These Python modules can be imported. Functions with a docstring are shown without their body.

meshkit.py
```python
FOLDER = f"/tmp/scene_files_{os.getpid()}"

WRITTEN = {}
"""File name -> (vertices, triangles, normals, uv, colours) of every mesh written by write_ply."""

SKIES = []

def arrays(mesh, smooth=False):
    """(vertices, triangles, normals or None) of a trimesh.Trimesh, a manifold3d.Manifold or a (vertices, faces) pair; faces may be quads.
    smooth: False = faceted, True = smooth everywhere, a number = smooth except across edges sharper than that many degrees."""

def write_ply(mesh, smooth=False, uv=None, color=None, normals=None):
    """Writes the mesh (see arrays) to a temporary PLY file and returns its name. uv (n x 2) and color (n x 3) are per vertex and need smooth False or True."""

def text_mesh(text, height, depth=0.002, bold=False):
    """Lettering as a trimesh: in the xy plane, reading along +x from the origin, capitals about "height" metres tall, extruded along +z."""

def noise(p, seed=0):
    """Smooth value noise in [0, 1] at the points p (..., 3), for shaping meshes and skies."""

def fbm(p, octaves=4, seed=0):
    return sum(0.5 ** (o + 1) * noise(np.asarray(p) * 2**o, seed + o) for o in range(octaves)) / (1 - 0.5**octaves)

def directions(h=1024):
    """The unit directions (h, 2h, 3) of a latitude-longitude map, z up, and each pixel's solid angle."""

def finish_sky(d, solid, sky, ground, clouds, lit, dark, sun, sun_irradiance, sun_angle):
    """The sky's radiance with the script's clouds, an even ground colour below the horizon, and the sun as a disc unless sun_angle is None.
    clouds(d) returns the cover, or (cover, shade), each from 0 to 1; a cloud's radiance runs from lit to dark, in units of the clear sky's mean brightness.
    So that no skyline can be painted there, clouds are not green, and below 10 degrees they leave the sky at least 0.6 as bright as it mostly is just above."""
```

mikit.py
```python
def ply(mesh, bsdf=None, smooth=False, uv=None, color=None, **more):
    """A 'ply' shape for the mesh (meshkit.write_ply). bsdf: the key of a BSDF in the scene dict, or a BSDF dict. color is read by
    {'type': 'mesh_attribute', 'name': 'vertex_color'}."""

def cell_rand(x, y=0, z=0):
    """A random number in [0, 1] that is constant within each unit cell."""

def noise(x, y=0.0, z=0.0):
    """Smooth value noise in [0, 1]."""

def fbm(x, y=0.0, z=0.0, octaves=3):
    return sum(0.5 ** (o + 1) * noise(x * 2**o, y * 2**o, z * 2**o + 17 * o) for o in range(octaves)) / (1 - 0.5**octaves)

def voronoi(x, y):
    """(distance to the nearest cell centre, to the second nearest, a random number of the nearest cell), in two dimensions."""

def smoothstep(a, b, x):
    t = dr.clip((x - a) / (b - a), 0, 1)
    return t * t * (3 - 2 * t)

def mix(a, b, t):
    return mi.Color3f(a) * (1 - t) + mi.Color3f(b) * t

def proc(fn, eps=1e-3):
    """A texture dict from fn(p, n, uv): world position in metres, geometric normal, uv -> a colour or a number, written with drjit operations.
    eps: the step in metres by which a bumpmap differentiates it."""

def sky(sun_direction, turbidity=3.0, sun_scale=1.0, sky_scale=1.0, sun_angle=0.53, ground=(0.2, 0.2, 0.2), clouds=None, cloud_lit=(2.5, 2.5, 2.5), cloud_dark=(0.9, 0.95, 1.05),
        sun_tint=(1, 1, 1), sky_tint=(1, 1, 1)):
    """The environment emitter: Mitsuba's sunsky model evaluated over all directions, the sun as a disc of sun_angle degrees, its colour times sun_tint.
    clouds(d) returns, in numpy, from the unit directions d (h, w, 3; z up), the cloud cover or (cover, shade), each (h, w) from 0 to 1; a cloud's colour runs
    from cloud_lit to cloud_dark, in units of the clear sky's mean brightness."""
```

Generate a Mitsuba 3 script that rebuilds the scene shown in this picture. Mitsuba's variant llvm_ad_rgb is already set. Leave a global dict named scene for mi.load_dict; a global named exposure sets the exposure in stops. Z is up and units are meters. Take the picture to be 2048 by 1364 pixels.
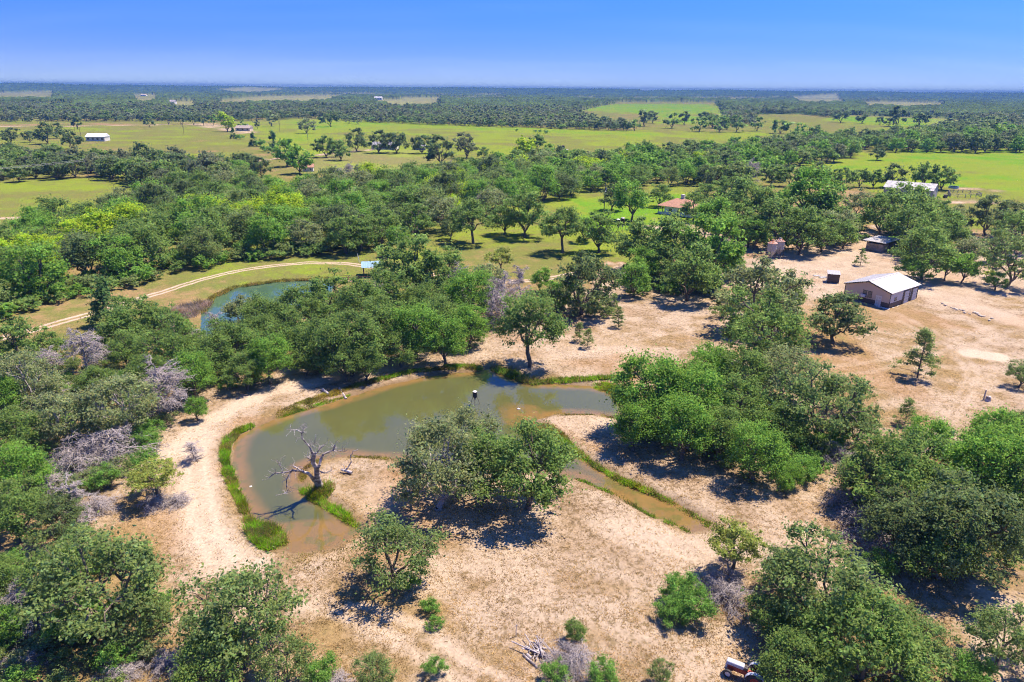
import math, random
import numpy as np
import trimesh, shapely
from shapely.geometry import Polygon, LineString
import mitsuba as mi
import drjit as dr
import mikit, meshkit
from mikit import noise, fbm, smoothstep, mix, proc

T = mi.ScalarTransform4f
scene, labels = {}, {}

# ------------------------------------------------------------------ camera, sky, exposure
EYE = np.array([0.0, 0.0, 40.0])
PITCH, ROLL, FPX = math.radians(20.02), math.radians(0.50), 1384.0
FWD = np.array([0, math.cos(PITCH), -math.sin(PITCH)])
R0 = np.array([1.0, 0, 0]); U0 = np.cross(R0, FWD)
RGT = R0 * math.cos(ROLL) + U0 * math.sin(ROLL); UPV = np.cross(RGT, FWD)
SUN = np.array([0.38, 0.23, 0.90]); SUN = SUN / np.linalg.norm(SUN)
exposure = 3.1
HAZE_DENSITY = 1.8e-4

scene['camera'] = {'type': 'perspective', 'fov': math.degrees(2 * math.atan(1024 / FPX)), 'fov_axis': 'x',
                   'near_clip': 0.5, 'far_clip': 60000.0,
                   'to_world': T().look_at(origin=EYE.tolist(), target=(EYE + FWD).tolist(), up=UPV.tolist()),
                   'medium': {'type': 'ref', 'id': 'air'}}


def thin_cloud(d):
    el = np.degrees(np.arcsin(np.clip(d[..., 2], 0, 1)))
    streak = meshkit.fbm(np.stack([d[..., 0] * 2.2 / (d[..., 2] + .12), d[..., 1] * 7 / (d[..., 2] + .12), d[..., 2] * 0], -1) * .35, 4, 5)
    return .80 * np.exp(-el / 1.8) * (.9 + .2 * streak) + .03 * np.clip((streak - .5) * 3, 0, 1) * np.exp(-el / 25)


scene['sky'] = mikit.sky(SUN.tolist(), turbidity=7, sky_tint=(0.072, 0.215, 0.66), clouds=thin_cloud, cloud_lit=(1.7, 2.1, 2.6), cloud_dark=(2.0, 2.4, 3.0))


def ray(px, py):
    d = FWD + RGT * ((px - 1024) / FPX) - UPV * ((py - 682) / FPX)
    return d / np.linalg.norm(d)


def at(px, py, z=0.0):
    """The point of the level z that the photograph shows at this place (how the site plan was measured)."""
    d = ray(px, py)
    return EYE + d * ((z - EYE[2]) / d[2])


def plan(pts, z=0.0):
    return [tuple(at(x, y, z)[:2]) for x, y in pts]


def rot(v, a):
    c, s = math.cos(a), math.sin(a)
    return np.stack([v[..., 0] * c - v[..., 1] * s, v[..., 0] * s + v[..., 1] * c], -1)


# ------------------------------------------------------------------ bookkeeping
COUNT = {}


def numbered(name):
    k = COUNT.get(name, -1) + 1
    COUNT[name] = k
    return name if k == 0 else f'{name}_{k:03d}'


def tag(key, label, cat, group=None):
    labels[key] = {'label': label, 'category': cat}
    if group:
        labels[key]['group'] = group


def struct(name, shape, label=None):
    scene[name] = shape
    labels[name] = {'kind': 'structure'}
    if label:
        labels[name]['label'] = label


def stuff(name, shape, label, cat):
    scene[name] = shape
    labels[name] = {'label': label, 'category': cat, 'kind': 'stuff'}


def part(parent, name, shape, label=None):
    base = parent + '__' + name
    k = COUNT.get(base, -1) + 1
    COUNT[base] = k
    key = base if k == 0 else f'{base}_{k:03d}'
    scene[key] = shape
    if label:
        labels[key] = {'label': label}
    return key


# ------------------------------------------------------------------ materials
def rgb(c):
    return {'type': 'rgb', 'value': list(map(float, c))}


def mat(name, c, rough=0.7, metallic=0.0, spec=0.4):
    scene[name] = {'type': 'twosided', 'bsdf': {'type': 'principled', 'base_color': c if isinstance(c, dict) else rgb(c), 'roughness': rough, 'metallic': metallic, 'specular': spec}}


VC = {'type': 'mesh_attribute', 'name': 'vertex_color'}
scene['leaf'] = {'type': 'principledthin', 'base_color': VC, 'roughness': 0.6, 'diff_trans': 1.15, 'spec_trans': 0.0, 'eta': 1.35}
scene['painted'] = {'type': 'twosided', 'bsdf': {'type': 'diffuse', 'reflectance': VC}}


def bark_fn(p, n, uv):
    f = fbm(p.x * 3, p.y * 3, p.z * 1.2)
    return mix((0.075, 0.058, 0.045), (0.20, 0.165, 0.13), f)


mat('bark', proc(bark_fn), 0.9, spec=0.2)


def dead_fn(p, n, uv):
    f = fbm(p.x * 2, p.y * 2, p.z * 4)
    return mix((0.23, 0.205, 0.20), (0.42, 0.385, 0.38), f)


mat('deadwood', proc(dead_fn), 0.85, spec=0.2)


def dead_dark_fn(p, n, uv):
    f = fbm(p.x * 2, p.y * 2, p.z * 4)
    return mix((0.15, 0.13, 0.13), (0.50, 0.46, 0.46), smoothstep(0.3, 0.75, f))


mat('weatheredwood', proc(dead_dark_fn), 0.85, spec=0.2)


def ground_fn(p, n, uv):
    x, y = p.x, p.y
    big = fbm(x * 0.045 + 3, y * 0.045, octaves=3)
    mid = fbm(x * 0.35, y * 0.35 + 9, octaves=3)
    sml = fbm(x * 1.7 + 5, y * 1.7, octaves=3)
    fine = noise(x * 6.0, y * 6.0)
    near = smoothstep(260.0, 90.0, y)
    g = dr.clip(uv.x + (big - 0.5) * 0.44 + (mid - 0.5) * (0.16 + 0.16 * near) + (sml - 0.5) * 0.12, 0, 1)
    sand = mix((0.306, 0.246, 0.180), (0.250, 0.190, 0.130), smoothstep(0.3, 0.7, mid))
    straw = mix((0.236, 0.168, 0.082), (0.190, 0.136, 0.066), sml)
    olive = mix((0.142, 0.138, 0.042), (0.112, 0.132, 0.036), mid)
    past = mix((0.168, 0.205, 0.026), (0.128, 0.186, 0.022), sml)
    lush = mix((0.075, 0.185, 0.014), (0.105, 0.21, 0.018), mid)
    c = mix(sand, straw, smoothstep(0.06, 0.30, g))
    c = mix(c, olive, smoothstep(0.30, 0.50, g))
    c = mix(c, past, smoothstep(0.52, 0.70, g))
    c = mix(c, lush, smoothstep(0.72, 0.95, g))
    tiny = fbm(x * 3.1 + 5, y * 3.1 + 2, octaves=2)
    spots = smoothstep(0.50, 0.72, tiny * 0.7 + mid * 0.3) * smoothstep(0.55, 0.1, g) * (1 - dr.clip(uv.y, 0, 1) * 0.7)
    c = mix(c, mix((0.120, 0.080, 0.044), (0.136, 0.112, 0.048), big), spots * 0.72)
    rust = smoothstep(0.60, 0.74, fbm(x * 0.09 + 31, y * 0.09 + 7, octaves=2)) * smoothstep(0.4, 0.1, g)
    c = mix(c, (0.232, 0.132, 0.056), rust * 0.4)
    b = dr.clip(uv.y, 0, 1) * smoothstep(0.05, 0.45, mid * 0.5 + sml * 0.5 + uv.y * 0.4)
    c = mix(c, mix((0.400, 0.328, 0.248), (0.360, 0.296, 0.224), sml), b)
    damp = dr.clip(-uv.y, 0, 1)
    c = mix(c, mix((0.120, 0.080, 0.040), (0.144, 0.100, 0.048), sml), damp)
    return c * (0.86 + 0.28 * fine)


scene['earth'] = {'type': 'twosided', 'bsdf': {'type': 'diffuse', 'reflectance': proc(ground_fn)}}


def water_fn(p, n, uv):
    d = uv.x
    f = fbm(p.x * 0.25, p.y * 0.25)
    f2 = fbm(p.x * 1.3, p.y * 1.3)
    deep = mix((0.058, 0.066, 0.026), (0.074, 0.078, 0.024), f)
    shal = mix((0.170, 0.104, 0.032), (0.125, 0.088, 0.036), f2)
    c = mix(shal, deep, smoothstep(0.25, 1.15, d + (f - 0.5) * 0.7))
    scum = smoothstep(0.55, 0.70, f2) * smoothstep(1.0, 0.35, d)
    return mix(c, (0.092, 0.092, 0.023), scum * 0.6)


def water2_fn(p, n, uv):
    f = fbm(p.x * 0.2, p.y * 0.2)
    return mix((0.034, 0.072, 0.052), (0.050, 0.092, 0.046), f)


for nm, fn in (('murky_water', water_fn), ('green_water', water2_fn)):
    scene[nm] = {'type': 'principled', 'base_color': proc(fn), 'roughness': 0.04, 'specular': 0.6}


def tin_fn(p, n, uv):
    f = fbm(p.x * 0.8, p.y * 0.8, p.z)
    return mix((0.287, 0.290, 0.288), (0.350, 0.353, 0.348), f)


def old_tin_fn(p, n, uv):
    f = fbm(p.x * 1.1, p.y * 1.1, p.z)
    return mix((0.204, 0.204, 0.212), (0.306, 0.306, 0.315), smoothstep(0.3, 0.7, f))


def rusty_fn(p, n, uv):
    f = fbm(p.x * 2.0, p.y * 2.0, p.z * 2)
    return mix((0.289, 0.111, 0.060), (0.340, 0.246, 0.212), smoothstep(0.35, 0.7, f))


def galva_fn(p, n, uv):
    f = fbm(p.x * 3.0, p.y * 3.0, p.z * 0.6)
    return mix((0.230, 0.230, 0.253), (0.352, 0.345, 0.359), f)


def plank_fn(p, n, uv):
    f = fbm(p.x * 2.0, p.y * 2.0, p.z * 7)
    return mix((0.162, 0.137, 0.122), (0.420, 0.355, 0.308), f)


def redroof_fn(p, n, uv):
    f = fbm(p.x * 1.5, p.y * 1.5, p.z * 3)
    return mix((0.281, 0.136, 0.085), (0.357, 0.212, 0.145), f)


mat('tin', proc(tin_fn), 0.45, 0.15)
mat('old_tin', proc(old_tin_fn), 0.5, 0.2)
mat('rusty_tin', proc(rusty_fn), 0.8)
mat('galvanised', proc(galva_fn), 0.5, 0.2)
mat('planks', proc(plank_fn), 0.9)
mat('red_roof', proc(redroof_fn), 0.85)
mat('tan_wall', (0.52, 0.42, 0.33), 0.6)
mat('brown_band', (0.085, 0.062, 0.05), 0.6)
mat('dark_trim', (0.05, 0.042, 0.038), 0.5)
mat('white_paint', (0.60, 0.60, 0.60), 0.5)
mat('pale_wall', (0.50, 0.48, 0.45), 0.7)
mat('glass_pane', (0.06, 0.075, 0.09), 0.08, spec=0.8)
mat('black_rubber', (0.03, 0.03, 0.032), 0.7)
mat('tractor_grey', (0.36, 0.39, 0.45), 0.4)
mat('tractor_red', (0.28, 0.05, 0.03), 0.5)
mat('blue_tin', (0.20, 0.33, 0.42), 0.4, 0.1)
mat('deck_wood', (0.22, 0.115, 0.095), 0.8)
mat('black_plastic', (0.02, 0.021, 0.025), 0.4)
mat('pale_stone', (0.36, 0.32, 0.27), 0.9)
mat('grey_barn', (0.30, 0.275, 0.265), 0.6)
mat('concrete', (0.55, 0.50, 0.44), 0.9)
mat('creosote', (0.12, 0.095, 0.075), 0.9)
mat('cable', (0.35, 0.35, 0.36), 0.5)

# ------------------------------------------------------------------ the site plan: ponds, zones
WATER_Z = -0.30
POND = Polygon(plan([(545, 1096), (600, 1108), (660, 1097), (706, 1066), (722, 1050), (700, 1040), (665, 1012), (640, 1000), (617, 988), (602, 968), (600, 948),
                     (612, 930), (640, 917), (700, 911), (760, 914), (820, 925), (900, 935), (1000, 940), (1090, 945), (1155, 958), (1230, 990), (1300, 1030), (1380, 1062),
                     (1418, 1058), (1405, 1040), (1340, 1003), (1250, 965), (1150, 905), (1110, 878), (1085, 858), (1068, 838), (1110, 828), (1180, 828), (1245, 836), (1262, 815), (1245, 790),
                     (1180, 774), (1120, 770), (1060, 766), (1035, 757), (1008, 745), (985, 738), (960, 742), (920, 746), (860, 752), (800, 765), (740, 780), (700, 795), (640, 812), (560, 835), (500, 860),
                     (474, 880), (466, 912), (474, 960), (487, 1002), (504, 1040), (522, 1062)], WATER_Z)).buffer(0)
POND2 = Polygon(plan([(402, 672), (404, 626), (425, 596), (470, 577), (520, 567), (620, 561), (668, 566), (660, 592), (560, 625), (500, 645), (440, 680), (410, 690)], -0.6)).buffer(0)
SHORE, SHORE2 = POND.boundary, POND2.boundary
SANDBAR = Polygon(plan([(990, 800), (1068, 812), (1090, 850), (1060, 860), (1010, 845)], WATER_Z))


def smooth01(t):
    t = np.clip(t, 0, 1)
    return t * t * (3 - 2 * t)


def nz(x, y, s, seed=0):
    return meshkit.noise(np.stack([x * s, y * s, np.zeros_like(x)], -1), seed)


def near_mask(x, y, poly, pad):
    a, b, c, d = poly.bounds
    return (x > a - pad) & (x < c + pad) & (y > b - pad) & (y < d + pad)


def signed(x, y, poly, edge, pad=12.0):
    """Distance to the shore, negative inside the water; pad where far."""
    out = np.full(x.shape, pad)
    m = near_mask(x, y, poly, pad)
    if m.any():
        d = shapely.distance(shapely.points(x[m], y[m]), edge)
        out[m] = np.where(shapely.contains_xy(poly, x[m], y[m]), -d, np.minimum(d, pad))
    return out


TRACK = LineString(plan([(-300, 745), (50, 665), (150, 637), (200, 622), (270, 600), (330, 582), (400, 560), (470, 544), (540, 533), (620, 527), (690, 529), (740, 536), (830, 545), (920, 556), (1000, 565), (1080, 560), (1150, 548), (1215, 535)]))


def ground_z(x, y):
    x, y = np.asarray(x, float), np.asarray(y, float)
    shp = np.broadcast(x, y).shape
    x, y = np.broadcast_to(x, shp).ravel(), np.broadcast_to(y, shp).ravel()
    z = (nz(x, y, 0.05) - 0.5) * 0.5 + (nz(x, y, 0.28, 3) - 0.5) * 0.16
    near = (np.abs(x) < 140) & (y < 220) & (y > 0)
    z = z + np.where(near, (nz(x, y, 1.1, 5) - 0.5) * 0.07, 0)
    s = signed(x, y, POND, SHORE)
    warp = (nz(x, y, 0.7, 8) - 0.5) * 0.7
    sw = s + warp * smooth01(1 - np.abs(s) / 3)
    bank = np.where(sw > 0, WATER_Z + (0.42) * smooth01(sw / 1.6), WATER_Z - 0.05 - 0.22 * np.minimum(-sw, 5))
    t = smooth01((s - 0.2) / 3.0)
    z = bank * (1 - t) + z * t
    s2 = signed(x, y, POND2, SHORE2, 25.0)
    bank2 = np.where(s2 > 0, -0.6 + 0.12 * s2, -0.65 + 0.2 * np.maximum(s2, -6))
    t2 = smooth01((s2 - 0.5) / 9.0)
    z = np.where(s2 < 24, np.maximum(bank2, -3) * (1 - t2) + z * t2, z)
    d = np.hypot(x, y)
    z = z + (nz(x, y, 0.0022, 11) - 0.5) * 10 * smooth01((d - 500) / 900) * smooth01((2600 - d) / 800)
    return z.reshape(shp)


def gz(x, y):
    return float(ground_z(np.array([x]), np.array([y]))[0])


# zones: greenness (0 bare sand, .25 straw, .5 olive, .7 pasture, 1 lush) and paleness, each given where the photograph shows it
ZONES = [
    ([(-900, 1700), (-900, 900), (0, 900), (250, 850), (330, 820), (420, 760), (560, 690), (640, 700), (860, 700), (1000, 660), (1110, 600), (1200, 545), (1250, 520), (1480, 490), (1560, 455), (1700, 455), (2048, 460), (2900, 480), (2900, 1700)], .07, 0.0),
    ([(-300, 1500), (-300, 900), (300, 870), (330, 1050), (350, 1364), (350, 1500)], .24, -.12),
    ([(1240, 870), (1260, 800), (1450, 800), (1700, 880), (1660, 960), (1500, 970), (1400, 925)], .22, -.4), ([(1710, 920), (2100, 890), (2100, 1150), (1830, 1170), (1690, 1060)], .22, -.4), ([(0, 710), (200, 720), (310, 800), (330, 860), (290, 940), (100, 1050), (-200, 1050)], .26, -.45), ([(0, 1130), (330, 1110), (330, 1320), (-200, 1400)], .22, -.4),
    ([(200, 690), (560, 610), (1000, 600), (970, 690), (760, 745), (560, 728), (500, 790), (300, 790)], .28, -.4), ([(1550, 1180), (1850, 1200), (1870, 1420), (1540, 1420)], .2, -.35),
    ([(1560, 470), (1900, 470), (2048, 500), (2700, 560), (2700, 640), (1900, 600), (1650, 600), (1500, 560)], .03, .35),
    ([(1640, 600), (2048, 610), (2048, 860), (1750, 850), (1620, 740)], .14, .0),
    ([(860, 1050), (1200, 1000), (1350, 1090), (1300, 1250), (1000, 1280), (880, 1180)], .11, .0),
    ([(650, 1180), (760, 1180), (1000, 1270), (1080, 1364), (600, 1364)], .20, -.10),
    ([(1690, 395), (1690, 350), (1540, 370), (1540, 385)], .3, 0),
    ([(740, 560), (740, 515), (840, 490), (1000, 430), (1130, 395), (1330, 375), (1480, 400), (1480, 470), (1230, 535), (1000, 568)], .57, 0.0),
    ([(1130, 400), (1340, 385), (1420, 450), (1300, 480), (1200, 475), (1150, 440)], .80, 0.0),
    ([(1330, 445), (1420, 440), (1450, 470), (1300, 478)], .5, .3),
    ([(-400, 800), (-400, 740), (0, 640), (300, 550), (560, 515), (740, 510), (740, 560), (650, 578), (420, 606), (380, 670), (200, 690), (60, 720)], .51, 0.0),
    ([(330, 650), (395, 600), (440, 588), (440, 600), (405, 640)], .34, -.25),
    ([(-900, 470), (0, 440), (160, 432), (260, 390), (320, 345), (0, 362), (-900, 370)], .60, 0.0),
    ([(-900, 312), (0, 300), (300, 300), (520, 322), (560, 300), (470, 270), (420, 243), (0, 236), (-900, 236)], .57, 0.0),
    ([(-300, 300), (300, 300), (520, 322), (545, 312), (420, 285), (100, 285)], .51, 0.0),
    ([(0, 246), (180, 243), (400, 242), (400, 246), (0, 252)], .40, 0.0),
    ([(440, 242), (640, 234), (1150, 256), (1340, 262), (1530, 262), (1530, 280), (1330, 294), (1140, 302), (850, 335), (620, 320), (520, 280)], .64, 0.0),
    ([(560, 240), (700, 238), (1150, 258), (1330, 266), (1320, 272), (1100, 266), (900, 256), (760, 252), (620, 262)], .78, 0.0),
    ([(540, 262), (640, 262), (600, 290), (540, 280)], .76, 0.0),
    ([(610, 318), (720, 296), (850, 300), (880, 330), (800, 350), (620, 345)], .60, .08),
    ([(1140, 218), (1240, 207), (1430, 208), (1445, 228), (1330, 234), (1270, 228)], .84, 0.0),
    ([(1330, 234), (1400, 232), (1380, 246), (1320, 248)], .86, 0.0),
    ([(1510, 234), (1600, 235), (1840, 262), (1840, 276), (1650, 270), (1510, 262)], .55, 0.0),
    ([(1640, 240), (1700, 234), (1890, 240), (1880, 256), (1780, 254)], .84, 0.0),
    ([(1500, 290), (1660, 326), (1780, 298), (3200, 306), (3200, 460), (2048, 440), (1880, 420), (1780, 390), (1700, 360)], .76, 0.0),
    ([(1790, 312), (3200, 310), (3200, 336), (1900, 330)], .86, 0.0),
    ([(1860, 372), (2048, 380), (3000, 400), (3000, 470), (1900, 450), (1840, 420)], .53, 0.0),
    ([(1550, 385), (1700, 380), (1780, 392), (1760, 440), (1560, 410)], .36, 0.0),
]
FAR_OPEN = [[(1140, 226), (1240, 204), (1430, 205), (1450, 236), (1420, 254), (1300, 268)], [(1500, 278), (1510, 231), (1600, 231), (1850, 258), (1840, 290), (1650, 292)], [(1630, 252), (1700, 231), (1890, 236), (1890, 262)],
            [(-20, 186), (105, 184), (105, 204), (-20, 206)], [(268, 189), (312, 190), (312, 210), (275, 212)], [(325, 201), (390, 202), (392, 221), (350, 222)], [(395, 216), (450, 200), (520, 193), (640, 190), (700, 191), (650, 206), (560, 210), (480, 216)],
            [(738, 199), (870, 199), (890, 216), (780, 218)], [(1585, 195), (1675, 194), (1690, 210), (1600, 210)], [(1725, 203), (1885, 205), (1885, 222), (1735, 220)], [(800, 195), (880, 195), (880, 203), (800, 203)], [(1940, 244), (1885, 238), (1885, 254), (1930, 256)],
            [(430, 184), (520, 182), (580, 184), (500, 188)], [(130, 178), (215, 176), (215, 180), (130, 181)], [(1460, 197), (1530, 196), (1530, 202), (1460, 203)], [(900, 196), (1010, 195), (1010, 201), (900, 202)], [(1280, 186), (1420, 186), (1420, 190), (1280, 190)]]
ZONES += [(p, .60, .22) for p in FAR_OPEN[3:]]
# bare lines: tracks, roads, drives (pixels of the centre line, half width in metres, paleness)
BARE = [
    ([(-100, 1000), (350, 905), (390, 855), (470, 810), (540, 780), (620, 765), (700, 745), (790, 728)], 1.5, .75),
    ([(395, 870), (395, 960), (410, 1050), (440, 1130), (500, 1120)], 2.0, .65),
    ([(-700, 254), (0, 252), (180, 250), (400, 246), (440, 246)], 3.0, .7),
    ([(385, 242), (440, 254), (500, 266)], 4.0, .9),
    ([(500, 322), (545, 318), (600, 312), (740, 300)], 2.0, .7),
    ([(-500, 436), (0, 436), (60, 434)], 1.4, .7),
    ([(1300, 454), (1345, 458), (1420, 470), (1480, 490)], 2.6, .9),
    ([(1885, 405), (1940, 403), (2048, 410), (2400, 430)], 1.6, .75),
    ([(1905, 375), (1950, 378), (1995, 380)], 2.2, .45),
    ([(1830, 570), (1900, 600), (1990, 630), (2100, 660)], 3.0, .5),
    ([(1700, 520), (1620, 530), (1560, 545), (1500, 560)], 4.0, .5),
    ([(1130, 700), (1200, 690), (1260, 700)], 3.5, .35),
    ([(1240, 1060), (1300, 1080), (1360, 1100), (1500, 1100)], 1.8, .55),
    ([(1948, 706), (1996, 713)], 2.0, 1.3),
    ([(1800, 640), (1900, 690), (1940, 760), (1850, 880)], .45, .28), ([(1825, 640), (1922, 690), (1965, 760), (1880, 885)], .45, .25),
    ([(1150, 690), (1300, 660), (1420, 640), (1620, 740), (1760, 720), (1990, 650)], .6, .25), ([(1160, 708), (1300, 676), (1420, 656), (1610, 760), (1760, 740), (2000, 668)], .5, .25),
    ([(700, 1210), (860, 1260), (1000, 1364)], .5, .6), ([(670, 1230), (820, 1290), (930, 1364)], .5, .5),
    ([(372, 880), (376, 960), (392, 1050), (420, 1130)], .5, .9), ([(410, 880), (414, 960), (432, 1050), (462, 1120)], .5, .9),
    ([(1150, 850), (1240, 850)], 2.0, .4),
    ([(640, 1110), (760, 1040), (760, 970)], 1.5, .3),
]


def zones_at(x, y):
    d = np.hypot(x, y)
    g, b = np.full(x.shape, .50), np.zeros(x.shape)
    amp = 0.5 + 0.006 * d
    wx = (nz(x, y, .13, 21) - .5) + .5 * (nz(x, y, .6, 23) - .5)
    wy = (nz(x, y, .13, 22) - .5) + .5 * (nz(x, y, .6, 24) - .5)
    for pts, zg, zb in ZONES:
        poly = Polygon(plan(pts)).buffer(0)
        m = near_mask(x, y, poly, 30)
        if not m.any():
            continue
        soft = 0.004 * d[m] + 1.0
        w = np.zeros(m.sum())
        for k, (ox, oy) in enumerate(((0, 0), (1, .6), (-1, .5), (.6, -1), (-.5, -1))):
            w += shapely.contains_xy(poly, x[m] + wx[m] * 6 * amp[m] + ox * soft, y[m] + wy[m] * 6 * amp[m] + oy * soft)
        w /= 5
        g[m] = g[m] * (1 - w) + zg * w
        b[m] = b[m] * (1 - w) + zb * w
    for pts, hw, pale in BARE:
        line = LineString(plan(pts))
        m = near_mask(x, y, line, hw * 3 + 2)
        if m.any():
            dd = shapely.distance(shapely.points(x[m] + wx[m] * 1.2, y[m] + wy[m] * 1.2), line)
            w = smooth01(1.6 - dd / hw)
            b[m] = np.maximum(b[m], pale * w)
            g[m] = g[m] * (1 - w) + np.minimum(g[m], .12) * w
    s = signed(x, y, POND, SHORE)
    wet = smooth01(1 - (s - .1) / 1.3)
    b = b * (1 - wet) - .75 * wet
    g = np.where(s < 3, g + .12 * np.exp(-((s - 1.4) / 1.0) ** 2), g)
    bar = shapely.contains_xy(Polygon(plan([(1090, 835), (1240, 840), (1160, 900), (1110, 870)])), x, y)
    g = np.where(bar, .03, g)
    return g, b


def axis(lo, hi, step, end_lo, end_hi, grow):
    mid = np.arange(lo, hi + step, step)
    up, dn = [mid[-1]], [mid[0]]
    s = step
    while up[-1] < end_hi:
        s *= grow
        up.append(up[-1] + s)
    s = step
    while dn[-1] > end_lo:
        s *= grow
        dn.append(dn[-1] - s)
    return np.concatenate([dn[:0:-1], mid, up[1:]])


def sheet(xs, ys, zf, keep=None):
    X, Y = np.meshgrid(xs, ys)
    v = np.stack([X.ravel(), Y.ravel(), zf(X.ravel(), Y.ravel())], -1)
    i, j = np.meshgrid(np.arange(len(xs) - 1), np.arange(len(ys) - 1))
    a = (j * len(xs) + i).ravel()
    f = np.vstack([np.stack([a, a + 1, a + len(xs) + 1], -1), np.stack([a, a + len(xs) + 1, a + len(xs)], -1)])
    if keep is not None:
        f = f[keep(v)[f].any(1)]
        used = np.unique(f)
        new = np.zeros(len(v), int)
        new[used] = np.arange(len(used))
        v, f = v[used], new[f]
    return v, f


GX = axis(-62, 90, .42, -11000, 11000, 1.045)
GY = axis(22, 150, .42, -400, 14000, 1.035)


def earth_z(x, y):
    z = ground_z(x, y)
    d = np.hypot(x, y)
    return z - smooth01((d - 9000) / 4000) * 4


gv, gf = sheet(GX, GY, earth_z)
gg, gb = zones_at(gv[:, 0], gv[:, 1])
struct('ground', mikit.ply((gv, gf), 'earth', smooth=True, uv=np.stack([gg, gb], -1)), 'sandy ranch ground with dry grass, pasture and bare tracks')

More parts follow.
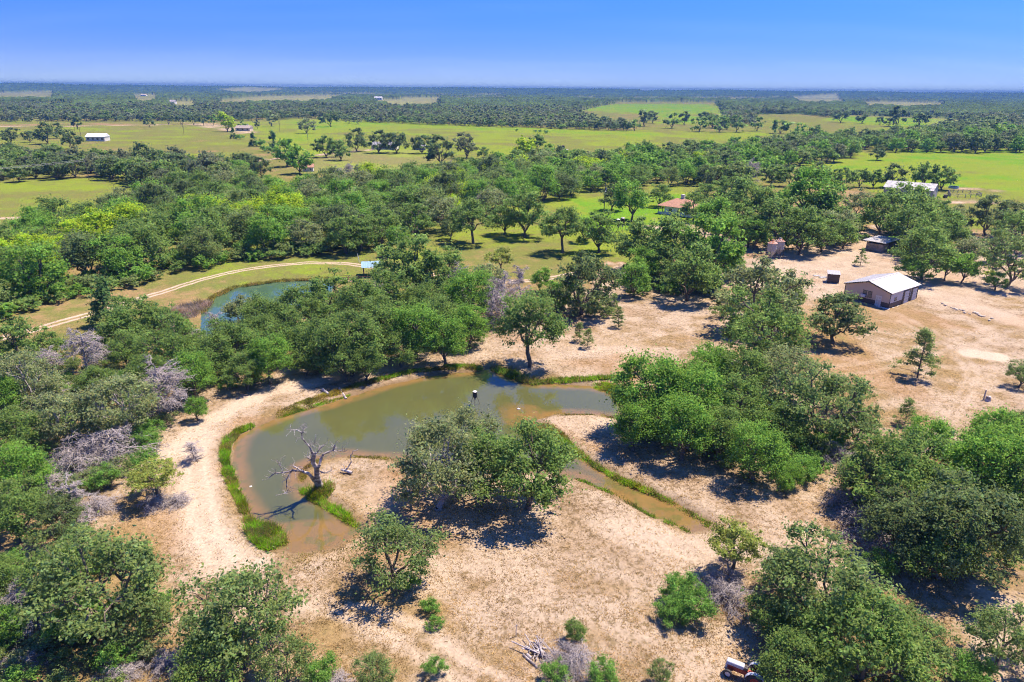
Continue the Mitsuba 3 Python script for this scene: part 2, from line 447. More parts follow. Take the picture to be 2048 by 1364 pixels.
for nm, poly, edge, z0, bs, lab in (('pond_water', POND, SHORE, WATER_Z, 'murky_water', 'murky olive brown water of the near pond'), ('far_pond_water', POND2, SHORE2, -.6, 'green_water', 'turquoise green water of the small far pond')):
    a, b, c, d = poly.buffer(1.5).bounds
    big = poly.buffer(1.4)
    wv, wf = sheet(np.arange(a, c, .5), np.arange(b, d, .5), lambda x, y: z0 + (nz(x, y, .9, 4) - .5) * .006 + (nz(x, y, 2.3, 6) - .5) * .002, keep=lambda v: shapely.contains_xy(big, v[:, 0], v[:, 1]))
    depth = -signed(wv[:, 0], wv[:, 1], poly, edge)
    if nm == 'pond_water':
        lobe = smooth01(1 - shapely.distance(shapely.points(wv[:, 0], wv[:, 1]), Polygon(plan([(520, 1060), (600, 1040), (720, 1050), (660, 1100), (560, 1105)]))) / 1.5)
        chan = smooth01(1 - shapely.distance(shapely.points(wv[:, 0], wv[:, 1]), Polygon(plan([(1230, 990), (1300, 1000), (1420, 1060), (1380, 1062)]))) / 2.5)
        bar = smooth01(1 - shapely.distance(shapely.points(wv[:, 0], wv[:, 1]), SANDBAR) / 1.6)
        depth = depth * .55 * (1 - .75 * np.maximum(lobe, np.maximum(bar, chan * .8)))
    struct(nm, mikit.ply((wv, wf), bs, smooth=True, uv=np.stack([depth, depth * 0], -1)), lab)


# the two-rutted track along the dam, a strip just above the ground
nt = int(TRACK.length / .6)
side = np.linspace(-1.9, 1.9, 21)
tp = np.array([TRACK.interpolate(k * .6).coords[0] for k in range(nt)])
tg = np.gradient(tp, axis=0)
for _ in range(12):
    tg = (np.roll(tg, 1, 0) + tg + np.roll(tg, -1, 0)) / 3 if False else np.vstack([tg[:1], (tg[:-2] + tg[1:-1] + tg[2:]) / 3, tg[-1:]])
    tp = np.vstack([tp[:1], (tp[:-2] + tp[1:-1] + tp[2:]) / 3, tp[-1:]])
tg /= np.linalg.norm(tg, axis=1, keepdims=True)
tx = tp[:, None, 0] - tg[:, None, 1] * side[None]
ty = tp[:, None, 1] + tg[:, None, 0] * side[None]
tz = ground_z(tx, ty) + .035 - .06 * (np.abs(side) > 1.8)[None]
wob = (nz(tx.ravel(), ty.ravel(), .9, 61) - .5).reshape(tx.shape) * .5
rut = np.exp(-((np.abs(side)[None] - .78 + wob * .5) / .36) ** 2)
fade = smooth01((1.9 - np.abs(side)[None] + wob) / .5)
i, j = np.meshgrid(np.arange(len(side) - 1), np.arange(nt - 1))
q = (j * len(side) + i).ravel()
tf = np.vstack([np.stack([q, q + 1, q + 1 + len(side)], -1), np.stack([q, q + 1 + len(side), q + len(side)], -1)])
tgz, tbz = zones_at(tx.ravel(), ty.ravel())
struct('dam_track', mikit.ply((np.stack([tx, ty, tz], -1).reshape(-1, 3), tf), 'earth', smooth=True, uv=np.stack([(tgz * (1 - .9 * rut.ravel()) ), np.maximum(tbz, 1.15 * rut.ravel())], -1)), 'pale two-rutted track along the grassy dam')
# ------------------------------------------------------------------ trees: how they are grown
def tubes(segs, sides=5):
    """Open tapered tubes, one per row (p0, p1, r0, r1)."""
    s = np.asarray(segs, float)
    p0, p1, r0, r1 = s[:, :3], s[:, 3:6], s[:, 6], s[:, 7]
    t = p1 - p0
    t /= np.linalg.norm(t, axis=1, keepdims=True) + 1e-9
    a = np.cross(t, np.where(np.abs(t[:, 2:]) < .9, [[0, 0, 1.]], [[1., 0, 0]]))
    a /= np.linalg.norm(a, axis=1, keepdims=True) + 1e-9
    b = np.cross(t, a)
    ang = np.arange(sides) * 2 * np.pi / sides
    ring = np.cos(ang)[None, :, None] * a[:, None] + np.sin(ang)[None, :, None] * b[:, None]
    v = np.stack([p0[:, None] + ring * r0[:, None, None], p1[:, None] + ring * r1[:, None, None]], 1)
    n = len(s)
    base = (np.arange(n) * 2 * sides)[:, None]
    i = np.arange(sides)[None]
    j = (i + 1) % sides
    q = [base + i, base + j, base + sides + j, base + sides + i]
    f = np.concatenate([np.stack([q[0], q[1], q[2]], -1), np.stack([q[0], q[2], q[3]], -1)], 1).reshape(-1, 3)
    return v.reshape(-1, 3), f


def wiggle(rng, p0, p1, r0, r1, n=3, amt=.08):
    """A bent limb as n segments."""
    L = np.linalg.norm(p1 - p0)
    pts = [p0 + (p1 - p0) * t for t in np.linspace(0, 1, n + 1)]
    for k in range(1, n):
        pts[k] = pts[k] + rng.normal(0, amt * L, 3)
    rr = np.linspace(r0, r1, n + 1)
    return [[*pts[k], *pts[k + 1], rr[k], rr[k + 1]] for k in range(n)]


def clusters(rng, p, k):
    c = p[rng.choice(len(p), min(k, len(p)), replace=False)]
    for _ in range(6):
        lab = np.argmin(((p[:, None] - c[None]) ** 2).sum(-1), 1)
        c = np.array([p[lab == i].mean(0) if (lab == i).any() else c[i] for i in range(len(c))])
    return lab, c


def leaves(rng, pos, out, size, tint, vary, wide=.62):
    """Diamond leaf sprays at pos, leaning to out."""
    n = len(pos)
    nor = out * .75 + rng.normal(0, .62, (n, 3)) + [0, 0, .30]
    nor /= np.linalg.norm(nor, axis=1, keepdims=True) + 1e-9
    a = np.cross(nor, rng.normal(0, 1, (n, 3)))
    a /= np.linalg.norm(a, axis=1, keepdims=True) + 1e-9
    b = np.cross(nor, a)
    s = size * rng.uniform(.65, 1.35, (n, 1))
    fold = nor * s * .22
    v = np.stack([pos + a * s, pos + b * s * wide - fold, pos - a * s, pos - b * s * wide - fold], 1).reshape(-1, 3)
    k = (np.arange(n) * 4)[:, None]
    f = np.concatenate([k + [0, 1, 2], k + [0, 2, 3]], 1).reshape(-1, 3)
    c = np.asarray(tint) * vary[:, None] * rng.uniform(.72, 1.28, (n, 1)) * np.stack([rng.uniform(.86, 1.2, n), np.ones(n), rng.uniform(.8, 1.2, n)], -1)
    return v, f, np.repeat(np.clip(c, 0, 1), 4, 0)


SHAPES = {  # crown radius, height, where the crown starts, puffs spread, puff radius, droop
    'trunky': dict(R=5.0, H=9.8, z0=.26, pr=1.18, flat=.62, lob=.45),
    'oak': dict(R=5.0, H=9.2, z0=.10, pr=1.18, flat=.62, lob=.55),
    'elm': dict(R=4.4, H=10.0, z0=.14, pr=1.25, flat=.75, lob=.38),
    'wood': dict(R=4.6, H=9.6, z0=.04, pr=1.45, flat=.72, lob=.42),
    'bush': dict(R=3.0, H=4.0, z0=.02, pr=.80, flat=.8, lob=.85),
    'airy': dict(R=4.0, H=8.0, z0=.34, pr=.80, flat=.6, lob=.55),
    'cone': dict(R=2.7, H=6.9, z0=.17, pr=.72, flat=.5, lob=.35),
    'cedar': dict(R=2.2, H=6.0, z0=.03, pr=.70, flat=.9, lob=.2),
}
LODS = {'near': (96, 128, .150, 1.0), 'mid': (60, 104, .212, 1.0), 'low': (36, 40, .48, 1.0), 'far': (14, 17, .95, 1.0)}


def grow(shape, lod, tint, seed, thin=1.0):
    rng = np.random.default_rng(seed)
    S = SHAPES[shape]
    n_p, per, size, _ = LODS[lod]
    if shape in ('bush', 'cone', 'cedar'):
        n_p, per, size = int(n_p * .6), int(per * .8), size * .8
    R, H, z0 = S['R'], S['H'], S['z0'] * S['H'] * (.35 if lod == 'far' else .45 if lod == 'low' else 1)
    zc = z0 + (H - z0) * (.42 if shape in ('oak', 'elm', 'airy', 'trunky') else .45)
    P = []
    while len(P) < n_p:
        d = rng.normal(0, 1, 3)
        d /= np.linalg.norm(d)
        if d[2] < -.55:
            continue
        lob = 1 + S['lob'] * 2 * (meshkit.noise((d * 1.55 + seed * 7.3)[None])[0] - .5)
        r = rng.uniform(.35, 1) ** .45 * lob
        if shape in ('cone', 'cedar'):
            z = z0 + (H - z0) * rng.uniform(0, 1) ** 1.1
            w = R * (1 - (z - z0) / (H - z0) * .92) * rng.uniform(.5, 1) ** .5
            a = rng.uniform(0, 6.283)
            P.append([w * math.cos(a) * lob, w * math.sin(a) * lob, z - .1 * w])
            continue
        hz = (H - S['pr'] * .5 - zc) if d[2] > 0 else (zc - z0) * 1.0
        P.append([d[0] * R * .84 * r, d[1] * R * .84 * r, zc + d[2] * hz * min(r, 1.12)])
    P = np.array(P)
    # limbs
    segs, r0 = [], .030 * H * (.8 if shape in ('bush', 'cone', 'cedar') else 1)
    if shape in ('cone', 'cedar'):
        segs += wiggle(rng, np.array([0, 0, -.3]), np.array([rng.normal(0, .1), rng.normal(0, .1), H * .96]), r0 * .8, .02, 5, .01)
        for p in P:
            segs.append([0, 0, p[2] * .96, *p, .035, .015])
    else:
        top = np.array([rng.normal(0, .25), rng.normal(0, .25), max(z0 * 1.15, .5)])
        stems = 1 if shape != 'bush' else 4
        if stems == 1:
            segs.append([0, 0, -.4, 0, 0, .15, r0 * 1.7, r0 * 1.15])
            segs += wiggle(rng, np.array([0, 0, .15]), top, r0 * 1.15, r0 * .9, 3, .03)
        lab, C = clusters(rng, P, 5 if lod != 'far' else 3)
        for i, c in enumerate(C):
            sub = P[lab == i]
            if not len(sub):
                continue
            start = top if stems == 1 else np.array([rng.normal(0, .3), rng.normal(0, .3), -.2])
            n1 = start + (c - start) * .55 + [0, 0, .35]
            w1 = r0 * .62
            segs += wiggle(rng, start, n1, w1, w1 * .72, 3, .07)
            if lod == 'far':
                continue
            lab2, C2 = clusters(rng, sub, max(1, len(sub) // 4))
            for j, c2 in enumerate(C2):
                sub2 = sub[lab2 == j]
                n2 = n1 + (c2 - n1) * .62
                w2 = w1 * .42
                segs += wiggle(rng, n1, n2, w1 * .6, w2, 2, .09)
                for p in sub2:
                    segs += wiggle(rng, n2, p, w2 * .8, .018, 2 if lod == 'near' else 1, .1)
    # foliage
    pos, out, vary = [], [], []
    for p in P:
        n = max(3, int(per * rng.uniform(.45, 1.5) * thin))
        g = rng.normal(0, 1, (n, 3))
        g /= np.linalg.norm(g, axis=1, keepdims=True)
        low = g[:, 2] < -.25
        g[low, 2] *= rng.choice([-1, 1], low.sum(), p=[.6, .4])
        rad = S['pr'] * rng.uniform(.6, 1.35)
        q = p + g * (rad * np.minimum(np.abs(rng.normal(0, .62, (n, 1))) + .12, 1.7)) * [1, 1, S['flat']]
        pos.append(q)
        out.append(g)
        vary.append(np.full(n, rng.uniform(.80, 1.22)))
    pos, out, vary = np.vstack(pos), np.vstack(out), np.concatenate(vary)
    ok = pos[:, 2] > .08
    v, f, c = leaves(rng, pos[ok], out[ok], size, tint, vary[ok])
    return tubes(segs, 6 if lod == 'near' else 4), (v, f, c), R


TINTS = {'T': (0.198, 0.315, 0.085), 'O': (0.198, 0.315, 0.085), 'D': (0.162, 0.234, 0.091), 'L': (0.271, 0.338, 0.151), 'S': (0.202, 0.297, 0.100), 'G': (0.202, 0.378, 0.070), 'Y': (0.365, 0.526, 0.046),
         'A': (0.324, 0.400, 0.099), 'C': (0.126, 0.232, 0.081), 'P': (0.217, 0.304, 0.102), 'B': (0.186, 0.361, 0.077), 'W': (0.194, 0.240, 0.123), 'V': (0.215, 0.300, 0.100)}
STYLE = {'T': 'trunky', 'O': 'oak', 'D': 'oak', 'L': 'oak', 'S': 'oak', 'G': 'elm', 'Y': 'elm', 'A': 'airy', 'C': 'cedar', 'P': 'cone', 'B': 'bush', 'W': 'oak', 'V': 'elm'}
NAME = {'T': 'oak_tree', 'O': 'oak_tree', 'D': 'oak_tree', 'L': 'oak_tree', 'S': 'oak_tree', 'G': 'leafy_tree', 'Y': 'leafy_tree', 'A': 'thin_tree', 'C': 'cedar_tree', 'P': 'young_tree', 'B': 'shrub', 'W': 'oak_tree', 'V': 'leafy_tree'}
THIN = {'S': .62, 'L': .85, 'A': .55, 'P': .8}
GROUPS = {}


def kind_group(t, lod, variant):
    full, t = t, t[-1]
    key = f'shape_{full}_{lod}_{variant}'
    if key not in GROUPS:
        limbs, (v, f, c), R = grow({'U': 'bush', 'F': 'wood'}.get(full[0] if len(full) > 1 else '', STYLE[t]), lod, TINTS[t], 1000 + 37 * variant + sum(map(ord, t)) * 3 + {'near': 0, 'mid': 400, 'low': 800, 'far': 1200}[lod], THIN.get(t, 1.0))
        d = {'type': 'shapegroup', 'trunk': mikit.ply(limbs, 'deadwood' if t == 'L' and lod == 'near' else 'bark', smooth=True), 'crown': mikit.ply((v, f), 'leaf', color=c)}
        scene[key] = d
        GROUPS[key] = R
    return key, GROUPS[key]


VARIANTS = {'near': 4, 'mid': 4, 'low': 3, 'far': 3}
PLACED = []  # (x, y, crown width) of every tree, for spacing
PRNG = random.Random(5)


def tree_at(t, x, y, width, tall=1.0, name=None, key=None, lod=None):
    """One tree of the kind t with this crown width in metres."""
    dist = math.dist((x, y, 4), EYE)
    lod = lod or ('near' if dist < 125 else 'mid' if dist < 330 else 'low' if dist < 760 else 'far')
    sg, R = kind_group(t, lod, PRNG.randrange(VARIANTS[lod]))
    s = width / (2 * R)
    key = key or numbered(name or NAME[t[-1]])
    scene[key] = {'type': 'instance', 'to_world': T().translate([x, y, gz(x, y)]).rotate([0, 0, 1], PRNG.uniform(0, 360)).rotate([1, 0, 0], PRNG.uniform(-3, 3)).scale([s, s, s * tall]),
                  'shapegroup': {'type': 'ref', 'id': sg}}
    PLACED.append((x, y, width))
    return key


def spot(cx, cy, wpx, t, tall=1.0):
    """Where a tree stands whose crown the photograph shows here, wpx pixels wide, and how wide the crown is in metres."""
    S = SHAPES[STYLE[t]]
    zf = (S['z0'] + 1) / 2 * S['H'] / (2 * S['R']) * tall
    z = 4.0
    d = ray(cx, cy)
    for _ in range(12):
        p = EYE + d * ((z - EYE[2]) / d[2])
        w = wpx * float((p - EYE) @ FWD) / FPX
        z = .5 * z + .5 * zf * w
    return p[0], p[1], w


# trees one can pick out in the photograph: (crown centre x, y, crown width in pixels, kind[, height factor])
TREES = [
    # foreground, bottom edge
    (200, 1165, 250, 'S'), (110, 1150, 130, 'O'), (150, 1250, 120, 'B'), (270, 1240, 120, 'S'), (475, 1235, 235, 'S'), (420, 1320, 150, 'O'), (570, 1320, 120, 'S'), (640, 1345, 70, 'B'), (788, 1100, 165, 'S'), (815, 1165, 52, 'B'),
    (875, 935, 190, 'L'), (1058, 935, 190, 'O'), (935, 868, 130, 'L'), (975, 930, 150, 'O'),
    (1640, 1165, 240, 'S'), (1740, 1285, 230, 'O'), (1600, 1320, 150, 'O'), (1560, 1140, 90, 'S'), (1550, 1230, 105, 'O'), (1840, 1290, 130, 'S'),
    (1800, 950, 190, 'O'), (1935, 1050, 220, 'D'), (1985, 935, 150, 'G'), (1810, 1050, 150, 'D'), (1730, 955, 100, 'L'), (1890, 1110, 130, 'O'), (2040, 1000, 140, 'O'),
    (2010, 1280, 150, 'S'), (1945, 1345, 90, 'B'), (1470, 1090, 105, 'A'), (1362, 1178, 82, 'B'), (1392, 1214, 84, 'B'), (1345, 1222, 60, 'B'), (862, 1212, 40, 'B'), (872, 1242, 34, 'B'), (1150, 1262, 48, 'O'), (1112, 1345, 60, 'B'), (1205, 1352, 70, 'B'), (748, 1342, 84, 'S'), (1325, 1348, 52, 'S'), (872, 1332, 48, 'B'), (1588, 952, 42, 'G'), (1572, 968, 34, 'G'), (1770, 1130, 60, 'B'),
    (1300, 785, 140, 'G'), (1385, 790, 130, 'G'), (1370, 850, 120, 'G'), (1470, 810, 130, 'O'), (1440, 870, 110, 'O'), (1515, 905, 110, 'G'), (1640, 800, 180, 'S'), (1570, 745, 120, 'L'), (1690, 780, 80, 'S'), (1480, 750, 110, 'O'), (1560, 850, 100, 'O'), (1720, 850, 90, 'S'), (1420, 740, 90, 'G'), (1600, 940, 60, 'B'), (1270, 850, 90, 'G'),
    (1525, 662, 175, 'O'), (1518, 592, 150, 'L'), (1582, 588, 62, 'O'), (1675, 640, 122, 'D', .8), (1846, 706, 72, 'P'), (1815, 822, 44, 'P', .9), (2045, 745, 60, 'S'),
    (1990, 880, 110, 'G'), (1860, 880, 90, 'G'), (2040, 860, 80, 'O'),
    (1160, 665, 28, 'P'), (1176, 678, 28, 'P'), (1238, 632, 30, 'P'), (1228, 603, 26, 'P'), (1270, 558, 62, 'G', .9), (1358, 568, 40, 'B'), (1165, 572, 120, 'D'),
    (1292, 492, 105, 'O'), (1355, 497, 125, 'O'), (1430, 500, 120, 'G'), (1380, 545, 115, 'O'), (1455, 520, 70, 'O'), (1325, 535, 70, 'O'), (1290, 530, 60, 'G'),
    (1062, 655, 132, 'T', 1.08),
    # between the two ponds
    (820, 535, 140, 'O'), (880, 555, 110, 'O'), (905, 520, 45, 'O'), (1000, 520, 55, 'A'), (940, 590, 95, 'G'), (975, 555, 70, 'L'), (720, 620, 120, 'O'), (660, 600, 110, 'O'), (590, 626, 110, 'O'), (772, 548, 56, 'O'), (530, 634, 100, 'O'), (480, 628, 80, 'L'), (780, 590, 100, 'O'), (850, 610, 100, 'O'),
    (700, 690, 130, 'O'), (760, 655, 120, 'O'), (830, 660, 100, 'G'), (885, 640, 95, 'O'), (890, 680, 85, 'G'), (940, 650, 75, 'G'), (640, 680, 110, 'O'), (585, 670, 100, 'O'), (535, 715, 85, 'G'), (490, 740, 80, 'O'), (465, 685, 115, 'O'), (420, 715, 95, 'O'), (345, 690, 120, 'O'), (270, 640, 100, 'O'), (235, 660, 90, 'O'), (385, 750, 85, 'G'), (520, 665, 90, 'O'),
    (800, 690, 90, 'O'), (1115, 590, 60, 'G'), (1080, 560, 40, 'G'), (290, 740, 80, 'O'), (210, 610, 60, 'C'), (250, 700, 80, 'O'), (320, 640, 70, 'O'), (690, 725, 80, 'O'), (730, 730, 70, 'O'), (610, 720, 60, 'O'),
    # left edge
    (30, 690, 110, 'O'), (60, 770, 120, 'L'), (130, 840, 130, 'L'), (230, 815, 150, 'L'), (40, 870, 110, 'O'), (40, 940, 110, 'G'), (30, 1030, 130, 'O'), (310, 955, 110, 'A', .7), (392, 815, 42, 'G'), (190, 760, 70, 'O'), (120, 1040, 90, 'D'), (20, 1250, 70, 'G'), (285, 880, 60, 'B'), (0, 1150, 90, 'O'), (210, 960, 60, 'B'), (100, 690, 60, 'O'), (0, 800, 80, 'G'), (160, 1090, 80, 'O'),
    # meadow
    (946, 437, 84, 'T'), (1050, 428, 95, 'O'), (1127, 455, 85, 'T'), (1200, 465, 82, 'O'), (1266, 398, 68, 'G'), (1320, 390, 45, 'O'), (1010, 440, 60, 'O'), (1170, 460, 40, 'G'), (1225, 395, 50, 'D'),
    (690, 470, 80, 'O'), (720, 470, 70, 'O'), (760, 455, 80, 'O'), (830, 440, 75, 'O'), (885, 425, 80, 'L'), (900, 460, 40, 'D'), (985, 400, 60, 'L'), (800, 480, 50, 'G'),
    # round the house, the sheds and the big barn
    (1621, 400, 105, 'G'), (1648, 424, 95, 'O'), (1717, 408, 55, 'L'), (1567, 447, 105, 'O'), (1604, 465, 90, 'O'), (1672, 447, 75, 'L'), (1648, 470, 70, 'O'), (1433, 437, 75, 'G'), (1389, 413, 58, 'O'), (1467, 440, 80, 'O'), (1460, 380, 60, 'O'), (1495, 400, 85, 'O'), (1540, 410, 75, 'O'), (1415, 395, 60, 'O'), (1500, 460, 70, 'O'), (1690, 470, 55, 'O'), (1512, 468, 50, 'G'),
    (1806, 414, 98, 'O'), (1768, 428, 90, 'O'), (1826, 447, 105, 'O'), (1881, 437, 75, 'O'), (1910, 440, 55, 'L'), (1895, 465, 75, 'O'), (1853, 480, 85, 'O'), (1980, 434, 75, 'D'), (2031, 430, 60, 'D'), (2030, 465, 80, 'O'), (2026, 520, 105, 'S', 1.1), (1854, 507, 105, 'O'), (1835, 537, 56, 'B'), (1895, 533, 45, 'G'), (1930, 535, 50, 'G'), (1994, 564, 38, 'G', .8), (1724, 513, 24, 'P'), (1940, 500, 60, 'L'), (1985, 500, 50, 'D'),
    (1850, 350, 52, 'O'), (1888, 355, 48, 'O'), (1757, 287, 30, 'O'), (1757, 306, 28, 'D'), (1728, 270, 24, 'D'),
    (1545, 350, 44, 'O'), (1582, 350, 44, 'O'), (1622, 352, 44, 'O'), (1655, 352, 42, 'O'), (1690, 354, 42, 'O'), (1722, 354, 38, 'O'), (1750, 355, 38, 'O'), (1788, 352, 44, 'D'), (1560, 342, 40, 'D'), (1640, 345, 40, 'D'),
    # over the pastures
    (152, 243, 28, 'D'), (296, 241, 22, 'D'), (611, 249, 33, 'L'), (541, 235, 30, 'L'), (452, 243, 30, 'Y'), (425, 238, 16, 'G'), (660, 233, 36, 'D'), (697, 236, 16, 'L'), (716, 238, 16, 'L'), (712, 281, 42, 'D'), (757, 284, 42, 'D'), (793, 281, 48, 'D'), (843, 285, 42, 'D'), (880, 301, 55, 'D'), (932, 292, 46, 'W'), (862, 302, 18, 'C'), (968, 305, 24, 'O'), (650, 292, 44, 'O'), (680, 300, 40, 'O'), (572, 303, 46, 'G'), (597, 318, 46, 'G'), (546, 284, 22, 'C'), (485, 247, 17, 'O'), (513, 248, 15, 'W', 1.2),
    (466, 268, 13, 'C'), (480, 274, 14, 'B'), (506, 281, 16, 'C'), (520, 286, 20, 'B'), (530, 297, 18, 'B'), (545, 302, 16, 'B'), (555, 312, 18, 'B'), (90, 268, 40, 'D'), (140, 278, 38, 'D'), (58, 272, 26, 'D'), (18, 272, 34, 'D'), (112, 262, 28, 'D'), (1033, 259, 7, 'B'), (1070, 262, 8, 'B'), (1080, 262, 7, 'B'), (1092, 264, 9, 'B'), (1075, 284, 34, 'O'), (1050, 300, 44, 'Y'), (1100, 305, 30, 'G'), (405, 238, 22, 'D'), (385, 236, 22, 'D'), (360, 235, 24, 'D'), (335, 234, 24, 'D'),
    (1290, 237, 26, 'D'), (1306, 235, 18, 'D'), (1345, 243, 24, 'O'), (1370, 238, 20, 'D'), (1410, 233, 20, 'D'), (1400, 249, 26, 'O'), (1440, 249, 28, 'O'), (1475, 250, 26, 'O'), (1515, 250, 22, 'O'), (1562, 253, 26, 'O'), (1425, 243, 24, 'O'), (1455, 246, 24, 'D'), (1683, 235, 22, 'D'), (1725, 239, 18, 'D'), (1760, 244, 13, 'D'), (1793, 238, 30, 'D'), (1842, 241, 26, 'D'), (1778, 247, 14, 'D'), (1600, 256, 16, 'G'), (1632, 262, 26, 'O'),
    (1680, 268, 20, 'O'), (1700, 265, 24, 'O'),
]
NAMED, FILLED = [], []
for row in TREES:
    t, tall = row[3], row[4] if len(row) > 4 else 1.0
    x, y, w = spot(*row[:3], t, tall)
    w *= 1.13
    hedge = row[1] < 262 and row[0] > 1280
    key = tree_at('F' + t if hedge else t, x, y, w * 1.3 if hedge else w, tall * .85 if hedge else tall)
    NAMED.append((key, row[0], row[1], t))

# what each tree is called: its look, its place and its count from the left where several look alike
LOOK = {'T': 'broad green oak', 'O': 'green oak', 'D': 'dark oak', 'L': 'olive grey oak', 'S': 'sparse leaved oak', 'G': 'bright green tree', 'Y': 'yellow green tree', 'A': 'thin airy tree', 'C': 'dark pointed cedar', 'P': 'young slender tree', 'B': 'round green shrub', 'W': 'greyish oak', 'V': 'dull green tree'}
NTH = [a + b for a in ('', 'twenty ') for b in 'first second third fourth fifth sixth seventh eighth ninth tenth eleventh twelfth thirteenth fourteenth fifteenth sixteenth seventeenth eighteenth nineteenth twentieth'.split()]
PLACES = [
    ((690, 1010, 880, 1220), 'standing on the sand below the pond point'), ((760, 800, 1170, 1030), 'on the sandy point inside the pond'), ((0, 1020, 350, 1400), 'in the thicket at the lower left corner'),
    ((340, 1150, 700, 1400), 'at the lower edge left of the open sand'), ((1300, 1080, 1520, 1260), 'beside the tangled dead branches'), ((1520, 1100, 1900, 1400), 'in the big clump behind the tractor'),
    ((1900, 1200, 2100, 1400), 'in the lower right corner'), ((1690, 860, 2100, 1160), 'in the dark thicket at the right edge'), ((1230, 700, 1740, 1000), 'in the bright clump right of the pond'), ((1400, 520, 1640, 720), 'between the bright clump and the garage'),
    ((1640, 590, 1760, 690), 'standing alone in front of the garage'), ((1780, 650, 2100, 860), 'on the open sand right of the garage'), ((980, 600, 1140, 740), 'with a tall bare trunk alone on the pond bank'), ((1130, 590, 1260, 700), 'on the sand right of the lone bank oak'),
    ((1225, 440, 1495, 600), 'in the round clump left of the feed bins'), ((1100, 500, 1240, 640), 'by the track behind the lone bank oak'), ((0, 660, 150, 1020), 'at the left edge beside the dead brush'), ((150, 720, 440, 1020), 'in the left thicket beside the sandy track'),
    ((150, 560, 420, 780), 'in the thicket below the dam track'), ((420, 590, 620, 780), 'at the left end of the wood between the ponds'), ((620, 630, 1130, 780), 'along the front of the wood between the ponds'), ((420, 500, 1130, 640), 'at the back of the wood between the ponds'),
    ((680, 380, 1350, 500), 'on the grassy meadow behind the pond wood'), ((1370, 360, 1530, 500), 'in the trees beside the farmhouse'), ((1530, 385, 1762, 500), 'in the trees behind the feed bins'), ((1762, 380, 1925, 580), 'beside or behind the plank shed'),
    ((1925, 400, 2100, 600), 'at the right edge behind the sheds'), ((1530, 330, 1830, 385), 'in the oak row before the long barn'), ((1660, 258, 1910, 385), 'in the green pasture behind the barn'), ((600, 268, 1000, 330), 'near the homestead'),
    ((0, 255, 170, 290), 'left of the white roofed barn'), ((440, 255, 620, 330), 'along the hedge of the lane'), ((1020, 255, 1120, 310), 'at the near side of the yellow field'), ((0, 0, 560, 262), 'in the far pastures at left'), ((560, 0, 1120, 262), 'in the green field above the homestead'),
    ((1120, 0, 2100, 330), 'along the far fields at right')]


def where_is(px, py):
    return min(PLACES, key=lambda q: max(q[0][0] - px, px - q[0][2], q[0][1] - py, py - q[0][3], 0))[1]


def name_them(rows):
    seen = {}
    for key, px, cat, look, place, grp in sorted(rows, key=lambda r: r[1]):
        seen.setdefault((look, place), []).append((key, cat, grp))
    for (look, place), ks in seen.items():
        for n_, (key, cat, grp) in enumerate(ks):
            tag(key, f'{look} {place}' if len(ks) == 1 else f'{NTH[min(n_, 39)]} {look} from left {place}', cat, grp)


name_them([(key, px, 'shrub' if t == 'B' else 'tree', LOOK[t], where_is(px, py), 'trees and shrubs standing clear of the woods') for key, px, py, t in NAMED])

# ------------------------------------------------------------------ woods: filled in between
def fill(pts, spacing, seed, mixture, widths, talls=(.75, 1.05), limit=None):
    """Spots for trees in a stretch of wood, kept apart from each other and from the trees already placed."""
    rng = random.Random(seed)
    poly = Polygon(plan(pts)).buffer(0)
    a, b, c, d = poly.bounds
    cell, grid, out = spacing, {}, []
    for x, y, w in PLACED:
        if a - 15 < x < c + 15 and b - 15 < y < d + 15:
            grid.setdefault((int(x // cell), int(y // cell)), []).append((x, y))
    n = int(poly.area / spacing ** 2 * 6)
    cand = np.array([(rng.uniform(a, c), rng.uniform(b, d)) for _ in range(int(n * (c - a) * (d - b) / max(poly.area, 1)))])
    cand = cand[shapely.contains_xy(poly, cand[:, 0], cand[:, 1])]
    for x, y in cand:
        if abs(x) > .80 * y + 25:
            continue
        i, j = int(x // cell), int(y // cell)
        if any((x - u) ** 2 + (y - v) ** 2 < spacing ** 2 for di in (-1, 0, 1) for dj in (-1, 0, 1) for u, v in grid.get((i + di, j + dj), ())):
            continue
        grid.setdefault((i, j), []).append((x, y))
        out.append((float(x), float(y), rng.choices(*zip(*mixture.items()))[0], rng.uniform(*widths), rng.uniform(*talls)))
    return out


MIXED = {'O': 5, 'G': 5.5, 'D': 2, 'L': 1.2, 'V': 2, 'Y': .8}
DARK = {'O': 3, 'D': 5, 'W': 2, 'V': 1, 'G': .6}
WOODS = [
    ('dam', [(-300, 760), (0, 630), (130, 588), (230, 566), (330, 548), (450, 524), (560, 513), (650, 512), (740, 514), (800, 478), (880, 476), (900, 440), (1000, 425), (1090, 405), (1190, 385), (1330, 372), (1480, 372), (1560, 335), (1500, 318),
             (1400, 312), (1300, 325), (1170, 330), (1100, 332), (1000, 348), (900, 362), (840, 378), (720, 392), (620, 398), (480, 396), (330, 415), (250, 430), (150, 462), (60, 495), (0, 505), (-300, 530)], 7.6, MIXED, (9, 13)),
    ('north', [(-300, 372), (0, 366), (100, 360), (200, 356), (250, 372), (330, 378), (480, 372), (540, 352), (480, 342), (420, 340), (300, 338), (240, 330), (170, 332), (60, 325), (0, 322), (-300, 322)], 8.0, DARK, (9, 13)),
    ('belt', [(1340, 318), (1480, 308), (1560, 292), (1650, 284), (1720, 300), (1715, 312), (1660, 326), (1600, 334), (1500, 335), (1400, 330)], 9, DARK | {'G': 4, 'O': 6}, (9, 13)),
    ('east', [(1680, 295), (1790, 306), (1900, 306), (2100, 306), (3000, 310), (3000, 268), (2048, 268), (1880, 276), (1790, 280)], 10, DARK | {'G': 2, 'O': 4}, (10, 15)),
]
